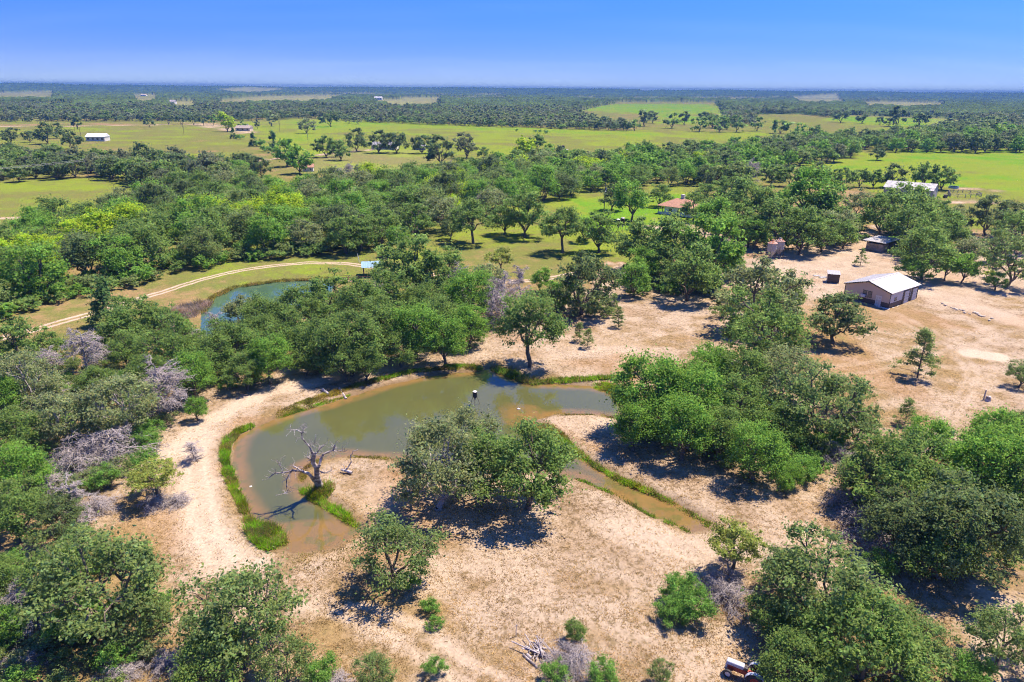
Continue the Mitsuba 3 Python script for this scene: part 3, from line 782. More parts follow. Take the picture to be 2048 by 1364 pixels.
SPOTS = [(nm, *s) for i, (nm, pts, sp, mx, wd) in enumerate(WOODS) for s in fill(pts, sp, 40 + i, mx, wd)]
SPOTS.sort(key=lambda s: s[1] ** 2 + s[2] ** 2)
LIMIT = 222
for i, (nm, x, y, t, w, tall) in enumerate(SPOTS):
    if i < LIMIT:
        key = tree_at('F' + t, x, y, w, tall)
        FILLED.append((key, nm, x, y, t))
    else:
        tree_at('F' + t, x, y, w, tall, key=f'background_wood__{i:04d}')
WOODNAME = {'dam': 'wood behind the dam track', 'north': 'dark wood above the left pasture', 'belt': 'tree belt before the far fields', 'east': 'wood behind the right pasture'}
rows = []
for key, nm, x, y, t in FILLED:
    px = 1024 + FPX * float((np.array([x, y, 3]) - EYE) @ RGT) / float((np.array([x, y, 3]) - EYE) @ FWD)
    across = ('far left part' if px < 180 else 'left part' if px < 400 else 'left middle part' if px < 600 else 'middle part' if px < 800 else 'right middle part' if px < 1000 else 'right part')
    deep = 'front rows' if y < 170 else 'second rows' if y < 195 else 'third rows' if y < 220 else 'fourth rows' if y < 250 else 'back rows'
    rows.append((key, px, 'tree', LOOK[t], f'{deep}, {across}, {WOODNAME[nm]}', f'trees of the {WOODNAME[nm]}'))
name_them(rows)
for q in sorted(set(NAME.values())):
    print(q, COUNT.get(q))
labels['background_wood'] = {'label': 'dense mixed wood of oaks and elms behind the nearer trees', 'category': 'wood', 'kind': 'stuff'}

OPEN = shapely.union_all([Polygon(plan(p)).buffer(0) for p in FAR_OPEN])
FARWOOD = [(-900, 244), (0, 241), (300, 239), (440, 240), (640, 234), (720, 241), (900, 249), (1150, 258), (1300, 263), (1420, 254), (1640, 240), (1880, 262), (1800, 280), (2048, 272), (3000, 272), (3000, 216), (1024, 205), (-900, 197)]
far = [s for s in fill(FARWOOD, 10.8, 77, {'D': 5, 'W': 4, 'O': 1.5, 'V': .8}, (11, 16), (.6, .95)) if not shapely.contains_xy(OPEN, s[0], s[1])]
for i, (x, y, t, w, tall) in enumerate(far):
    tree_at('F' + t, x, y, w, tall * .85, key=f'far_wood__{i:05d}', lod='far')
labels['far_wood'] = {'label': 'dark green wood stretching away beyond the pastures', 'category': 'wood', 'kind': 'stuff'}
print('named trees', len(TREES), 'wood', len(SPOTS), 'far', len(far))

# canopy of the woods too far off to tell trees apart, and the wooded ridge on the skyline
def canopy(x, y):
    d = np.hypot(x, y)
    open_ = shapely.contains_xy(OPEN, x, y)
    gap = nz(x, y, .0016, 31) * .6 + nz(x, y, .006, 32) * .4
    h = 7 + 9 * nz(x, y, .055, 33) * nz(x, y, .013, 34) ** .5 + 6 * nz(x, y, .12, 35)
    h = np.where(open_ | ((gap > .585) & (d < 5200)), -2.0, h)
    lift = ridge(x, y)
    return earth_z(x, y) + lift + h * smooth01((d - 1250) / 350)


def ridge(x, y):
    d = np.hypot(x, y)
    a = np.arctan2(x, y)
    z = np.zeros_like(d)
    prof = 5 * np.sin(a * 9 + 1) + 8 * meshkit.noise(np.stack([a * 14, a * 0, a * 0], -1), 3) + 4 * meshkit.noise(np.stack([a * 60, a * 0, a * 0], -1), 4)
    return smooth01((d - 4600) / 2600) * (29 + prof) - 3


ang = np.linspace(-.82, .82, 900)
rad = np.geomspace(1350, 8200, 230)
A, Rr = np.meshgrid(ang, rad)
rngc = np.random.default_rng(9)
A = A + rngc.normal(0, .0005, A.shape)
Rr = Rr * (1 + rngc.normal(0, .0014, A.shape))
cx, cy = (Rr * np.sin(A)).ravel(), (Rr * np.cos(A)).ravel()
czv = canopy(cx, cy)
i, j = np.meshgrid(np.arange(len(ang) - 1), np.arange(len(rad) - 1))
q = (j * len(ang) + i).ravel()
cf = np.vstack([np.stack([q, q + 1 + len(ang), q + 1], -1), np.stack([q, q + len(ang), q + len(ang) + 1], -1)])
base = np.where(rngc.random((len(cx), 1)) < .5, [[.05, .075, .03]], [[.065, .105, .03]]) * (.7 + .6 * nz(cx, cy, .02, 40))[:, None] * rngc.uniform(.75, 1.25, (len(cx), 1))
opn = (czv < earth_z(cx, cy) + ridge(cx, cy) + 2)
cut = opn[cf].all(1) & (np.hypot(cx, cy)[cf[:, 0]] < 4300)
stuff('distant_wood', mikit.ply((np.stack([cx, cy, czv], -1), cf[~cut]), 'painted', smooth=False, color=np.where(opn[:, None], (.24, .25, .10), base)), 'hazy far-off woods running to the ridge on the skyline', 'wood')
# ------------------------------------------------------------------ grey dead trees and brush
def dead_tree(seed, R=3.2, H=5.0, n=34, sub=7, droop=.5):
    rng = np.random.default_rng(seed)
    trunk = wiggle(rng, np.array([0, 0, -.3]), np.array([rng.normal(0, .3), rng.normal(0, .3), H * .92]), .17, .04, 5, .03)
    spine = np.array([s[:3] for s in trunk] + [trunk[-1][3:6]])
    segs = []

    def arc(p, d, L, r, k, fall):
        pts = [p]
        for _ in range(k):
            d = d + rng.normal(0, .16, 3) - [0, 0, fall / k]
            d = d / np.linalg.norm(d)
            pts.append(pts[-1] + d * L / k)
        rr = np.linspace(r, r * .35, k + 1)
        for i in range(k):
            segs.append([*pts[i], *pts[i + 1], rr[i], rr[i + 1]])
        return pts

    for _ in range(n):
        t = rng.uniform(.12, 1)
        p = np.array([np.interp(t, np.linspace(0, 1, len(spine)), spine[:, c]) for c in range(3)])
        a = rng.uniform(0, 6.283)
        L = R * (1.1 - .55 * t) * rng.uniform(.6, 1.1)
        lift = rng.uniform(.1, .9)
        pts = arc(p, np.array([math.cos(a), math.sin(a), lift]), L, .045, 4, droop * rng.uniform(.4, 1.4))
        for q in pts[1:]:
            for _ in range(sub // 2 + 1):
                a2 = a + rng.normal(0, .8)
                m = arc(q, np.array([math.cos(a2), math.sin(a2), rng.uniform(-.4, .6)]), L * rng.uniform(.22, .5), .026, 2, droop * .8)
                for z in m[1:]:
                    for _ in range(3):
                        segs.append([*z, *(z + rng.normal(0, 1, 3) * [1, 1, .7] * L * .10), .018, .010])
    segs = np.array(segs)
    segs[:, 2] = np.maximum(segs[:, 2], .02)
    segs[:, 5] = np.maximum(segs[:, 5], .02)
    return tubes(trunk, 6), tubes(segs, 3), R


DEADS = []
for k, kw in enumerate((dict(seed=1), dict(seed=2, R=2.6, H=5.5, n=40), dict(seed=3, R=3.6, H=3.4, n=46, droop=.9), dict(seed=4, R=1.6, H=5.2, n=30))):
    a, b, R = dead_tree(**kw)
    scene[f'shape_dead_{k}'] = {'type': 'shapegroup', 'trunk': mikit.ply(a, 'deadwood', smooth=True), 'twigs': mikit.ply(b, 'deadwood', smooth=True)}
    DEADS.append(R)
# crown centre, width in pixels, form, height factor, label
DEAD = [
    (1700, 1000, 84, 2, .9, 'grey dead brush at the upper left edge of the dark right thicket'), (1778, 1092, 92, 2, .9, 'grey dead brush at the foot of the dark right thicket'), (1685, 905, 62, 2, .9, 'small grey brush between the bright clump and the dark right thicket'),
    (65, 1185, 84, 1, .8, 'grey dead tree behind the big sparse oak in the lower left corner'), (235, 1345, 84, 2, .8, 'grey dead brush at the very bottom between the two lower left oaks'), (190, 1010, 80, 2, .7, 'low grey dead brush left of the bare sapling on the left sand patch'), (355, 1000, 50, 2, .7, 'small grey brush at the edge of the sandy track'), (40, 1330, 80, 2, .8, 'grey dead brush in the bottom left corner'),
    (385, 905, 40, 3, .6, 'small bare bush on the left side of the sandy track'),
    (172, 712, 82, 1, 1.1, 'grey leafless tree with dense twigs at the top of the left thicket, below the dam'), (100, 722, 56, 1, .9, 'small grey dead tree beside a dark oak at the left edge'),
    (315, 785, 105, 1, 1.0, 'tall grey dead tree with fine twigs leaning by the sandy track left of the pond'), (205, 895, 150, 2, 1.0, 'large sprawling grey dead tree with drooping twigs left of the sandy track'),
    (150, 925, 120, 2, .9, 'grey dead brush spreading below the olive oaks on the left'), (95, 790, 90, 2, .7, 'flat grey dead crown lying behind the olive oaks'),
    (985, 620, 62, 1, 1.2, 'pale grey dead tree behind the lone oak on the pond bank'), (1012, 597, 70, 1, 1.2, 'grey dead tree farthest right behind the lone oak on the bank'), (920, 572, 46, 3, 1.1, 'narrow grey dead tree rising among green oaks between the ponds'),
    (1040, 575, 40, 3, 1.2, 'slim dead spire by the track right of the pond woods'), (755, 575, 56, 2, 1.0, 'grey dead brush beside the blue roofed pavilion'), (430, 655, 40, 3, 1.0, 'bare grey tree standing before the green far pond'), (540, 660, 52, 1, .8, 'dead grey tree inside the oak thicket under the far pond'),
    (390, 680, 34, 3, .8, 'short dead grey tree left of the far pond'), (145, 1010, 66, 3, .9, 'bare grey sapling with dark stem on the left sand patch'), (95, 975, 62, 1, .7, 'grey dead bush by the bright green tree on the left edge'), (310, 1005, 60, 2, .6, 'low grey dead brush under the thin olive tree by the track'),
    (55, 1255, 66, 1, .9, 'dark grey dead tree in the lower left thicket'), (330, 1320, 76, 2, .7, 'grey dead brush left of the lowest oak'), (670, 1360, 60, 2, .7, 'grey brush on the lower edge beside a bright shrub'),
    (1735, 1040, 110, 2, .9, 'grey dead thicket on the sand in front of the dark oaks'), (1650, 895, 76, 2, .9, 'brownish dead brush at the right end of the bright green clump'), (1445, 1180, 100, 2, .9, 'tangled grey dead branches by the round shrub lower right'),
    (1145, 1320, 105, 2, .8, 'grey dead brush heaped beside the woodpile'), (1500, 345, 34, 1, 1.2, 'pale grey dead tree at the edge of the wood behind the house'), (1460, 1130, 50, 3, .7, 'bare grey brush under the thin yellow green tree'),
    (675, 352, 26, 1, 1.1, 'pale pinkish dead tree on the farm lane behind the wood'), (700, 338, 22, 1, 1.0, 'greyish dead tree beside the lane oaks'), (960, 405, 40, 1, 1.0, 'grey bare tree at the meadow edge behind the lone oak'), (900, 350, 36, 1, 1.1, 'bare grey tree behind the homestead wood'),
]
for cx, cy, wpx, form, tall, lab in DEAD:
    z = 2.2
    for _ in range(8):
        p = at(cx, cy, z)
        w = wpx * float((p - EYE) @ FWD) / FPX
        z = (2.6, 2.8, 1.7, 2.8)[form] * w / (2 * DEADS[form]) * tall
    s = 1.12 * w / (2 * DEADS[form])
    key = numbered('dead_tree')
    scene[key] = {'type': 'instance', 'to_world': T().translate([p[0], p[1], gz(p[0], p[1])]).rotate([0, 0, 1], PRNG.uniform(0, 360)).scale([s, s, s * tall]), 'shapegroup': {'type': 'ref', 'id': f'shape_dead_{form}'}}
    tag(key, lab, 'dead tree')

# the great dead oak on the point in the pond
def limbs(paths, base, scale, sides=8, lean=0.0, twigs=0):
    """Bent tapering limbs; every path is a list of (across, height, depth, radius)."""
    segs, rng = [], np.random.default_rng(3)
    for path in paths:
        pts = np.array(path, float)
        pts[:, 2] -= lean * pts[:, 1]
        pts[:, 1] *= 1 + .5 * lean
        for a, b in zip(pts[:-1], pts[1:]):
            p0, p1 = np.array([a[0], a[2], a[1]]), np.array([b[0], b[2], b[1]])
            m = (p0 + p1) / 2 + rng.normal(0, .05 * np.linalg.norm(p1 - p0), 3)
            segs.append([*p0, *m, a[3], (a[3] + b[3]) / 2])
            segs.append([*m, *p1, (a[3] + b[3]) / 2, b[3]])
    if twigs:
        for q in list(segs):
            if q[7] < .13:
                for _ in range(twigs):
                    o, d = np.array(q[3:6]), rng.normal(0, 1, 3) * [1, .8, .8] + (np.array(q[3:6]) - np.array(q[:3])) * 1.5 + [0, 0, .25]
                    m = o + d / np.linalg.norm(d) * rng.uniform(.25, .6)
                    e = m + rng.normal(0, .22, 3) + d / np.linalg.norm(d) * .25
                    segs += [[*o, *m, .022, .016], [*m, *e, .016, .008]]
    segs = np.array(segs)
    segs[:, :6] *= scale
    segs[:, :3] += base
    segs[:, 3:6] += base
    return tubes(segs, sides)


bx, by = at(641, 973, .1)[:2]
B0 = np.array([bx, by, gz(bx, by)])
TRUNK = [[(-.15, -.4, 0, .42), (.0, .5, 0, .33), (.18, 2.3, .1, .27), (.12, 3.4, .1, .22), (.15, 4.1, .15, .17)], [(-.1, .1, -.1, .30), (-.25, .75, -.1, .24), (-.4, 1.4, -.3, .20)]]
BRANCHES = [
    [[(.15, 4.1, .15, .14), (.1, 4.6, .2, .11), (-.2, 5.1, .3, .08), (-.35, 5.9, .35, .06), (-.65, 6.3, .4, .05), (-1.1, 6.35, .3, .03)], [(-.35, 5.8, .35, .04), (-.1, 6.3, .3, .03), (.1, 6.75, .2, .02)], [(-.05, 4.9, .25, .04), (.5, 5.0, .1, .03), (.75, 4.95, .1, .02)]],
    [[(.2, 3.9, .1, .12), (.8, 4.2, -.2, .09), (1.2, 4.7, -.4, .07), (1.75, 5.15, -.5, .05)], [(.3, 4.0, .1, .05), (.75, 3.8, -.1, .03)]],
    [[(.3, 2.3, 0, .19), (.6, 2.9, .5, .16), (.9, 3.4, .9, .14), (1.5, 3.55, 1.2, .12), (1.9, 3.75, 1.4, .11), (2.05, 4.1, 1.4, .10)], [(1.8, 3.6, 1.3, .06), (2.4, 3.45, 1.5, .05), (2.8, 3.3, 1.6, .03)]],
    [[(-.4, 1.4, -.3, .19), (-.55, 2.0, -.5, .17), (-1.0, 2.6, -.9, .15), (-1.6, 2.85, -1.3, .12), (-2.3, 2.8, -1.6, .09), (-3.0, 2.9, -1.8, .07), (-3.7, 2.45, -2.0, .05)], [(-2.4, 2.9, -1.6, .05), (-2.5, 3.6, -1.6, .04), (-2.55, 4.0, -1.5, .02)], [(-1.7, 2.8, -1.3, .07), (-2.15, 2.2, -1.9, .06), (-2.3, 1.5, -2.1, .05), (-2.35, .9, -2.2, .04), (-2.9, .75, -2.3, .02)], [(-.9, 2.5, -.8, .10), (-1.2, 2.95, -1.0, .09), (-1.5, 3.2, -1.1, .08)]],
    [[(.1, 3.1, .1, .12), (-.2, 3.4, 0, .10), (-.4, 3.6, 0, .08)]],
    [[(.4, 2.0, 0, .08), (.9, 1.85, -.2, .06), (1.5, 2.1, -.3, .04)]],
]
part('weathered_tree', 'trunk', mikit.ply(limbs(TRUNK, B0, 1.06, lean=.55), 'weatheredwood', smooth=True))
for b in BRANCHES:
    part('weathered_tree', 'branch', mikit.ply(limbs([[(x, h, d, r * .85) for x, h, d, r in path] for path in b], B0, 1.06, lean=.55, twigs=2), 'weatheredwood', smooth=True))
tag('weathered_tree', 'big bare dead tree with crooked grey limbs on the point in the pond', 'dead tree')
lx, ly = at(695, 942, .2)[:2]
L0 = np.array([lx, ly, gz(lx, ly)])
part('fallen_limb', 'log', mikit.ply(limbs([[(-.75, .35, .2, .13), (0, .25, 0, .16), (.55, .22, -.25, .17)]], L0, 1), 'weatheredwood', smooth=True))
part('fallen_limb', 'branch', mikit.ply(limbs([[(-.3, .3, .1, .08), (.2, .9, .2, .07), (.45, 1.3, .3, .06), (.4, 2.1, .3, .05), (.7, 2.6, .3, .04), (1.3, 2.85, .2, .03)], [(.42, 2.0, .3, .04), (.9, 2.0, .2, .02)], [(-.3, .3, .1, .05), (-.4, .8, .2, .04), (-.7, 1.0, .3, .02)]], L0, 1), 'deadwood', smooth=True))
tag('fallen_limb', 'fallen grey limb with a raised branch on the sand beside the big dead tree', 'log')

# ------------------------------------------------------------------ low growth: thickets, reeds, dry grass
THICKETS = [
    ([(200, 700), (300, 650), (420, 650), (480, 640), (560, 610), (700, 600), (760, 585), (900, 590), (1000, 610), (970, 690), (880, 705), (760, 745), (640, 748), (560, 725), (520, 780), (420, 790), (370, 800), (300, 790), (200, 760)], 3.2, {'B': 2, 'V': 2, 'O': 2, 'G': 1}, (2.4, 4.2)),
    ([(0, 720), (200, 720), (300, 800), (335, 860), (300, 935), (240, 985), (100, 1030), (0, 1060)], 2.3, {'B': 1, 'V': 2, 'L': 2}, (2.4, 4.0)),
    ([(1245, 865), (1260, 810), (1450, 800), (1600, 850), (1690, 890), (1640, 955), (1510, 965), (1400, 915)], 2.4, {'B': 3, 'V': 2}, (2.6, 4.4)),
    ([(1715, 930), (2048, 900), (2120, 1000), (2048, 1140), (1830, 1150), (1700, 1060)], 2.4, {'B': 1, 'V': 3}, (2.4, 4.0)),
    ([(1550, 1200), (1700, 1150), (1850, 1280), (1850, 1420), (1560, 1420)], 2.2, {'V': 2, 'B': 1}, (1.8, 3.0)),
    ([(1250, 590), (1250, 545), (1480, 530), (1480, 560), (1400, 592)], 2.8, {'B': 2, 'V': 2, 'O': 2}, (3.2, 5.0)),
    ([(1400, 470), (1480, 440), (1720, 440), (1730, 490), (1600, 500), (1500, 490)], 4.0, {'V': 2, 'O': 2}, (3, 6)),
    ([(1770, 490), (1780, 440), (1920, 440), (1900, 530), (1820, 540)], 3.5, {'V': 2, 'O': 2, 'B': 1}, (3, 5.5)),
    ([(1900, 490), (2048, 480), (2100, 560), (2000, 560), (1900, 545)], 5.5, {'L': 2, 'A': 2, 'B': 1}, (2.5, 5)),
    ([(-100, 665), (0, 642), (140, 600), (330, 556), (460, 530), (650, 515), (650, 496), (330, 530), (0, 605), (-100, 630)], 3.0, {'V': 2, 'G': 2, 'O': 2}, (4.0, 6.5)),
    ([(-50, 1130), (340, 1110), (330, 1300), (200, 1400), (-50, 1420)], 2.0, {'V': 2, 'B': 1.5, 'L': 1}, (1.6, 3.2)),
    ([(650, 505), (740, 500), (830, 470), (960, 420), (1000, 400), (700, 440)], 4.5, {'V': 2, 'G': 2, 'O': 2}, (4.5, 7)),
    ([(1105, 640), (1110, 600), (1220, 600), (1220, 635)], 2.4, {'V': 2, 'L': 1}, (2.5, 4)),
    ([(1440, 640), (1440, 600), (1590, 590), (1600, 640)], 3.2, {'L': 2, 'V': 1}, (3, 4.5)),
    ([(330, 660), (440, 640), (430, 690), (330, 690)], 3.0, {'V': 2, 'L': 1}, (2.5, 4)),
]
nu = 0
for k, (pts, sp, mx, wd) in enumerate(THICKETS):
    keep = list(PLACED)
    PLACED[:] = []
    for x, y, t, w, tall in fill(pts, sp, 300 + k, mx, wd, (.6, .95)):
        if POND.distance(shapely.Point(x, y)) < 2.0 or POND2.distance(shapely.Point(x, y)) < 1.0:
            continue
        dist = math.hypot(x, y)
        sg, R = kind_group('U' + t, 'mid' if dist < 130 else 'low', PRNG.randrange(3))
        s = w / (2 * R)
        scene[f'undergrowth__{nu:04d}'] = {'type': 'instance', 'to_world': T().translate([x, y, gz(x, y)]).rotate([0, 0, 1], PRNG.uniform(0, 360)).scale([s, s, s * tall * 1.15]), 'shapegroup': {'type': 'ref', 'id': sg}}
        nu += 1
    PLACED[:] = keep
labels['undergrowth'] = {'label': 'tangled green undergrowth filling the thickets below the oaks', 'category': 'undergrowth', 'kind': 'stuff'}
print('undergrowth', nu)


def blades(x, y, z, h, w, lean, tint, rng):
    """Upright grass blades, one triangle each."""
    n = len(x)
    a = rng.uniform(0, 6.283, n)
    dx, dy = np.cos(a) * w, np.sin(a) * w
    l = rng.normal(0, 1, (n, 2)) * (h * lean)[:, None]
    v = np.stack([np.stack([x - dx, y - dy, z - .03], -1), np.stack([x + dx, y + dy, z - .03], -1), np.stack([x + l[:, 0], y + l[:, 1], z + h], -1)], 1).reshape(-1, 3)
    c = np.repeat(np.asarray(tint) * rng.uniform(.7, 1.3, (n, 1)), 3, 0)
    return v, np.arange(3 * n).reshape(-1, 3), c


def joined(parts):
    at_, vs, fs, cs = 0, [], [], []
    for v, f, c in parts:
        vs.append(v); fs.append(f + at_); cs.append(np.broadcast_to(c, (len(v), 3)))
        at_ += len(v)
    return np.vstack(vs), np.vstack(fs), np.clip(np.vstack(cs), 0, 1)


GREEN, REED, OLIVE = (.185, .40, .018), (.17, .31, .028), (.25, .265, .055)
STRIPS = [
    ([(505, 852), (474, 866), (453, 890), (450, 920), (460, 955), (473, 988), (489, 1022), (506, 1050), (528, 1074)], .50, .55, 480, GREEN),
    ([(515, 1056), (545, 1086)], 1.35, .75, 900, GREEN), ([(522, 1078), (552, 1080)], 1.0, .6, 700, GREEN),
    ([(560, 830), (620, 806), (690, 782), (740, 766), (800, 750), (860, 742), (930, 736), (962, 737)], .85, .28, 260, (.33, .36, .06)),
    ([(740, 768), (800, 752), (845, 742)], .45, .5, 300, GREEN), ([(560, 834), (640, 808), (700, 790)], .3, .3, 160, GREEN), ([(890, 736), (960, 737)], .5, .5, 320, GREEN),
    ([(990, 738), (1012, 746), (1042, 758), (1072, 766)], .75, .85, 330, REED),
    ([(1075, 765), (1130, 763), (1200, 762), (1262, 757)], .55, .55, 230, GREEN), ([(1200, 772), (1245, 790), (1252, 812)], 1.6, .30, 240, GREEN),
    ([(1103, 862), (1150, 902), (1200, 937), (1255, 966), (1300, 984), (1350, 1008)], .42, .5, 380, GREEN), ([(1350, 1008), (1400, 1038), (1425, 1052)], .5, .35, 130, REED),
    ([(1085, 850), (1105, 868), (1130, 885)], 1.0, .35, 150, OLIVE),
    ([(600, 975), (617, 993), (640, 1003), (668, 1017), (695, 1038), (716, 1052)], .42, .5, 380, GREEN), ([(602, 960), (612, 936), (640, 920)], .6, .35, 150, OLIVE),
    ([(626, 985), (646, 990), (655, 975)], .9, .8, 300, GREEN), ([(700, 914), (790, 920)], .6, .25, 100, OLIVE),
    ([(1155, 955), (1200, 975), (1230, 988), (1300, 1030), (1375, 1062)], .4, .3, 160, REED), ([(1120, 826), (1180, 826), (1245, 833)], .9, .2, 110, OLIVE), ([(1100, 800), (1170, 812), (1240, 830)], 1.2, .15, 60, OLIVE),
    ([(700, 1110), (650, 1120), (600, 1125)], 1.6, .18, 60, OLIVE), ([(404, 622), (424, 592), (470, 572), (560, 559), (660, 556)], .8, .45, 110, OLIVE),
    ([(335, 648), (370, 625), (410, 605)], 2.2, 1.0, 120, (.36, .31, .26)),
]
rng = np.random.default_rng(12)
bits = []
for pts, hw, h, dens, tint in STRIPS:
    ln = LineString(plan(pts, WATER_Z + .15))
    n = int(ln.length * 2 * hw * dens)
    u = rng.uniform(0, ln.length, n)
    p = shapely.line_interpolate_point(ln, u)
    wv_ = .45 + .9 * meshkit.noise(np.stack([u * .8, u * 0, u * 0 + hw], -1), 3)
    a, r_ = rng.uniform(0, 6.283, n), hw * wv_ * rng.uniform(0, 1, n) ** .5
    x, y = shapely.get_x(p) + np.cos(a) * r_, shapely.get_y(p) + np.sin(a) * r_
    z = np.maximum(ground_z(x, y), WATER_Z - .15)
    clump = .55 + .9 * nz(x, y, 1.3, 5)
    kp = rng.random(n) < 2.6 * (nz(x, y, .8, 6) - .08)
    x, y, z, n = x[kp], y[kp], z[kp], int(kp.sum())
    clump = clump[kp]
    tint = np.where((rng.random((n, 1)) < .18 + .35 * (nz(x, y, .6, 19) > .62)[:, None]), [.30, .24, .10], [tint])
    bits.append(blades(x, y, z, h * clump * rng.uniform(.6, 1.2, n), np.full(n, .05), .45, tint * (.45 + 1.0 * nz(x, y, 1.1, 7))[:, None] + np.array([.10, .02, 0]) * (nz(x, y, .5, 9) ** 2)[:, None], rng))
v, f, c = joined(bits)
stuff('shore_grass', mikit.ply((v, f), 'leaf', color=c), 'bright green rushes and grass fringing the pond', 'grass')
print('shore tris', len(f))

# short dry grass and leaf litter over the sand, as far as single tufts can be seen
n = 150000
yy = 24 * (118 / 24) ** rng.uniform(0, 1, n)
xx = yy * rng.uniform(-.80, .80, n)
gq, bq = zones_at(xx, yy)
dens = np.clip(1.15 - bq * 1.2, .05, 1) * (nz(xx, yy, .35, 51) * .6 + nz(xx, yy, 1.2, 52) * .7) * (gq < .6)
sh = signed(xx, yy, POND, SHORE)
ok = (rng.random(n) < dens ** 1.3 * 1.25) & (sh > .5) & (bq > -.4)
xx, yy, gq = xx[ok], yy[ok], gq[ok]
bits = []
warm = np.array([.52, .37, .18]) * (1 - gq[:, None]) + np.array([.34, .32, .09]) * gq[:, None]
tone = (.6 + .7 * nz(xx, yy, .2, 53))[:, None] * rng.uniform(.55, 1.2, (len(xx), 1))
for k in range(4):
    ox, oy = rng.normal(0, .10, (2, len(xx)))
    x, y = xx + ox, yy + oy
    bits.append(blades(x, y, ground_z(x, y), rng.uniform(.05, .15, len(x)), rng.uniform(.02, .05, len(x)), 1.3, warm * tone, rng))
v, f, c = joined(bits)
stuff('dry_grass', mikit.ply((v, f), 'leaf', color=c), 'short straw coloured grass tufts scattered over the sand', 'grass')
print('grass tris', len(f))
# ------------------------------------------------------------------ built things
BOXF = np.array([[0, 2, 1], [0, 3, 2], [4, 5, 6], [4, 6, 7], [0, 1, 5], [0, 5, 4], [1, 2, 6], [1, 6, 5], [2, 3, 7], [2, 7, 6], [3, 0, 4], [3, 4, 7]])


class Thing:
    """A thing with a place, a heading and parts in its own coordinates."""

    def __init__(s, name, label, cat, origin, yaw=0.0, group=None):
        s.key = numbered(name)
        s.o, s.yaw = np.array(origin, float), yaw
        tag(s.key, label, cat, group)

    def put(s, v):
        v = np.asarray(v, float)
        return np.concatenate([rot(v[..., :2], s.yaw), v[..., 2:]], -1) + s.o

    def mesh(s, name, m, v, f, smooth=False, label=None, under=None):
        return part(under or s.key, name, mikit.ply((s.put(v), np.asarray(f)), m, smooth=smooth), label)

    def box(s, name, m, x0, x1, y0, y1, z0, z1, label=None, under=None):
        v = np.array([[x0, y0, z0], [x1, y0, z0], [x1, y1, z0], [x0, y1, z0], [x0, y0, z1], [x1, y0, z1], [x1, y1, z1], [x0, y1, z1]])
        return s.mesh(name, m, v, BOXF, False, label, under)

    def prism(s, name, m, outline, y0, y1, label=None, under=None):
        """An outline in x, z pushed along y."""
        o = np.array(outline, float)
        n = len(o)
        v = np.vstack([np.insert(o, 1, y0, 1), np.insert(o, 1, y1, 1)])
        tri = np.array([[0, i, i + 1] for i in range(1, n - 1)])
        i = np.arange(n)
        j = (i + 1) % n
        f = np.vstack([tri, tri[:, ::-1] + n, np.stack([i, i + n, j], -1), np.stack([j, i + n, j + n], -1)])
        return s.mesh(name, m, v, f, False, label, under)

    def tube(s, name, m, pts, r, sides=8, label=None, under=None, smooth=30):
        pts = np.array(pts, float)
        ms = []
        for a, b in zip(pts[:-1], pts[1:]):
            ms.append(trimesh.creation.cylinder(radius=r, segment=[a, b], sections=sides))
        t = trimesh.util.concatenate(ms)
        return s.mesh(name, m, t.vertices, t.faces, smooth, label, under)

    def lathe(s, name, m, prof, at_=(0, 0, 0), sides=20, axis_y=False, label=None, under=None):
        t = trimesh.creation.revolve(np.array(prof, float), sections=sides)
        v = np.array(t.vertices)
        if axis_y:
            v = v[:, [0, 2, 1]] * [1, -1, 1]
        return s.mesh(name, m, v + np.array(at_), t.faces, 40, label, under)

    def ribbed(s, name, m, p, u, w, ribs, thick=.05, label=None):
        """A sheet of ribbed metal from the corner p along u (across the ribs) and w."""
        p, u, w = map(np.array, (p, u, w))
        nrm = np.cross(u, w).astype(float)
        nrm /= np.linalg.norm(nrm)
        if nrm[2] < 0:
            nrm = -nrm
        ts, hs = [0.0], [0.0]
        for k in range(ribs):
            c = (k + .5) / ribs
            e = .06 / ribs
            ts += [c - 2 * e, c - e, c + e, c + 2 * e]
            hs += [0, .028, .028, 0]
        ts.append(1.0); hs.append(0.0)
        top = np.array([p + u * t + nrm * (thick + h) for t, h in zip(ts, hs)])
        bot = np.array([p + u * t for t in ts])
        v = np.vstack([top, top + w, bot, bot + w])
        n = len(ts)
        i = np.arange(n - 1)
        q = lambda a, b, c, d: np.vstack([np.stack([a, b, c], -1), np.stack([a, c, d], -1)])
        f = np.vstack([q(i, i + 1, i + 1 + n, i + n), q(i + 2 * n, i + 3 * n, i + 1 + 3 * n, i + 1 + 2 * n), q(i, i + 2 * n, i + 1 + 2 * n, i + 1), q(i + n, i + 1 + n, i + 1 + 3 * n, i + 3 * n),
                       q(np.array([0]), np.array([n]), np.array([3 * n]), np.array([2 * n])), q(np.array([n - 1]), np.array([3 * n - 1]), np.array([4 * n - 1]), np.array([2 * n - 1]))])
        return s.mesh(name, m, v, f, False, label)


def G(px, py):
    x, y, _ = at(px, py)
    return np.array([x, y, gz(x, y)])


def heading(a, b):
    return math.atan2(b[1] - a[1], b[0] - a[0])


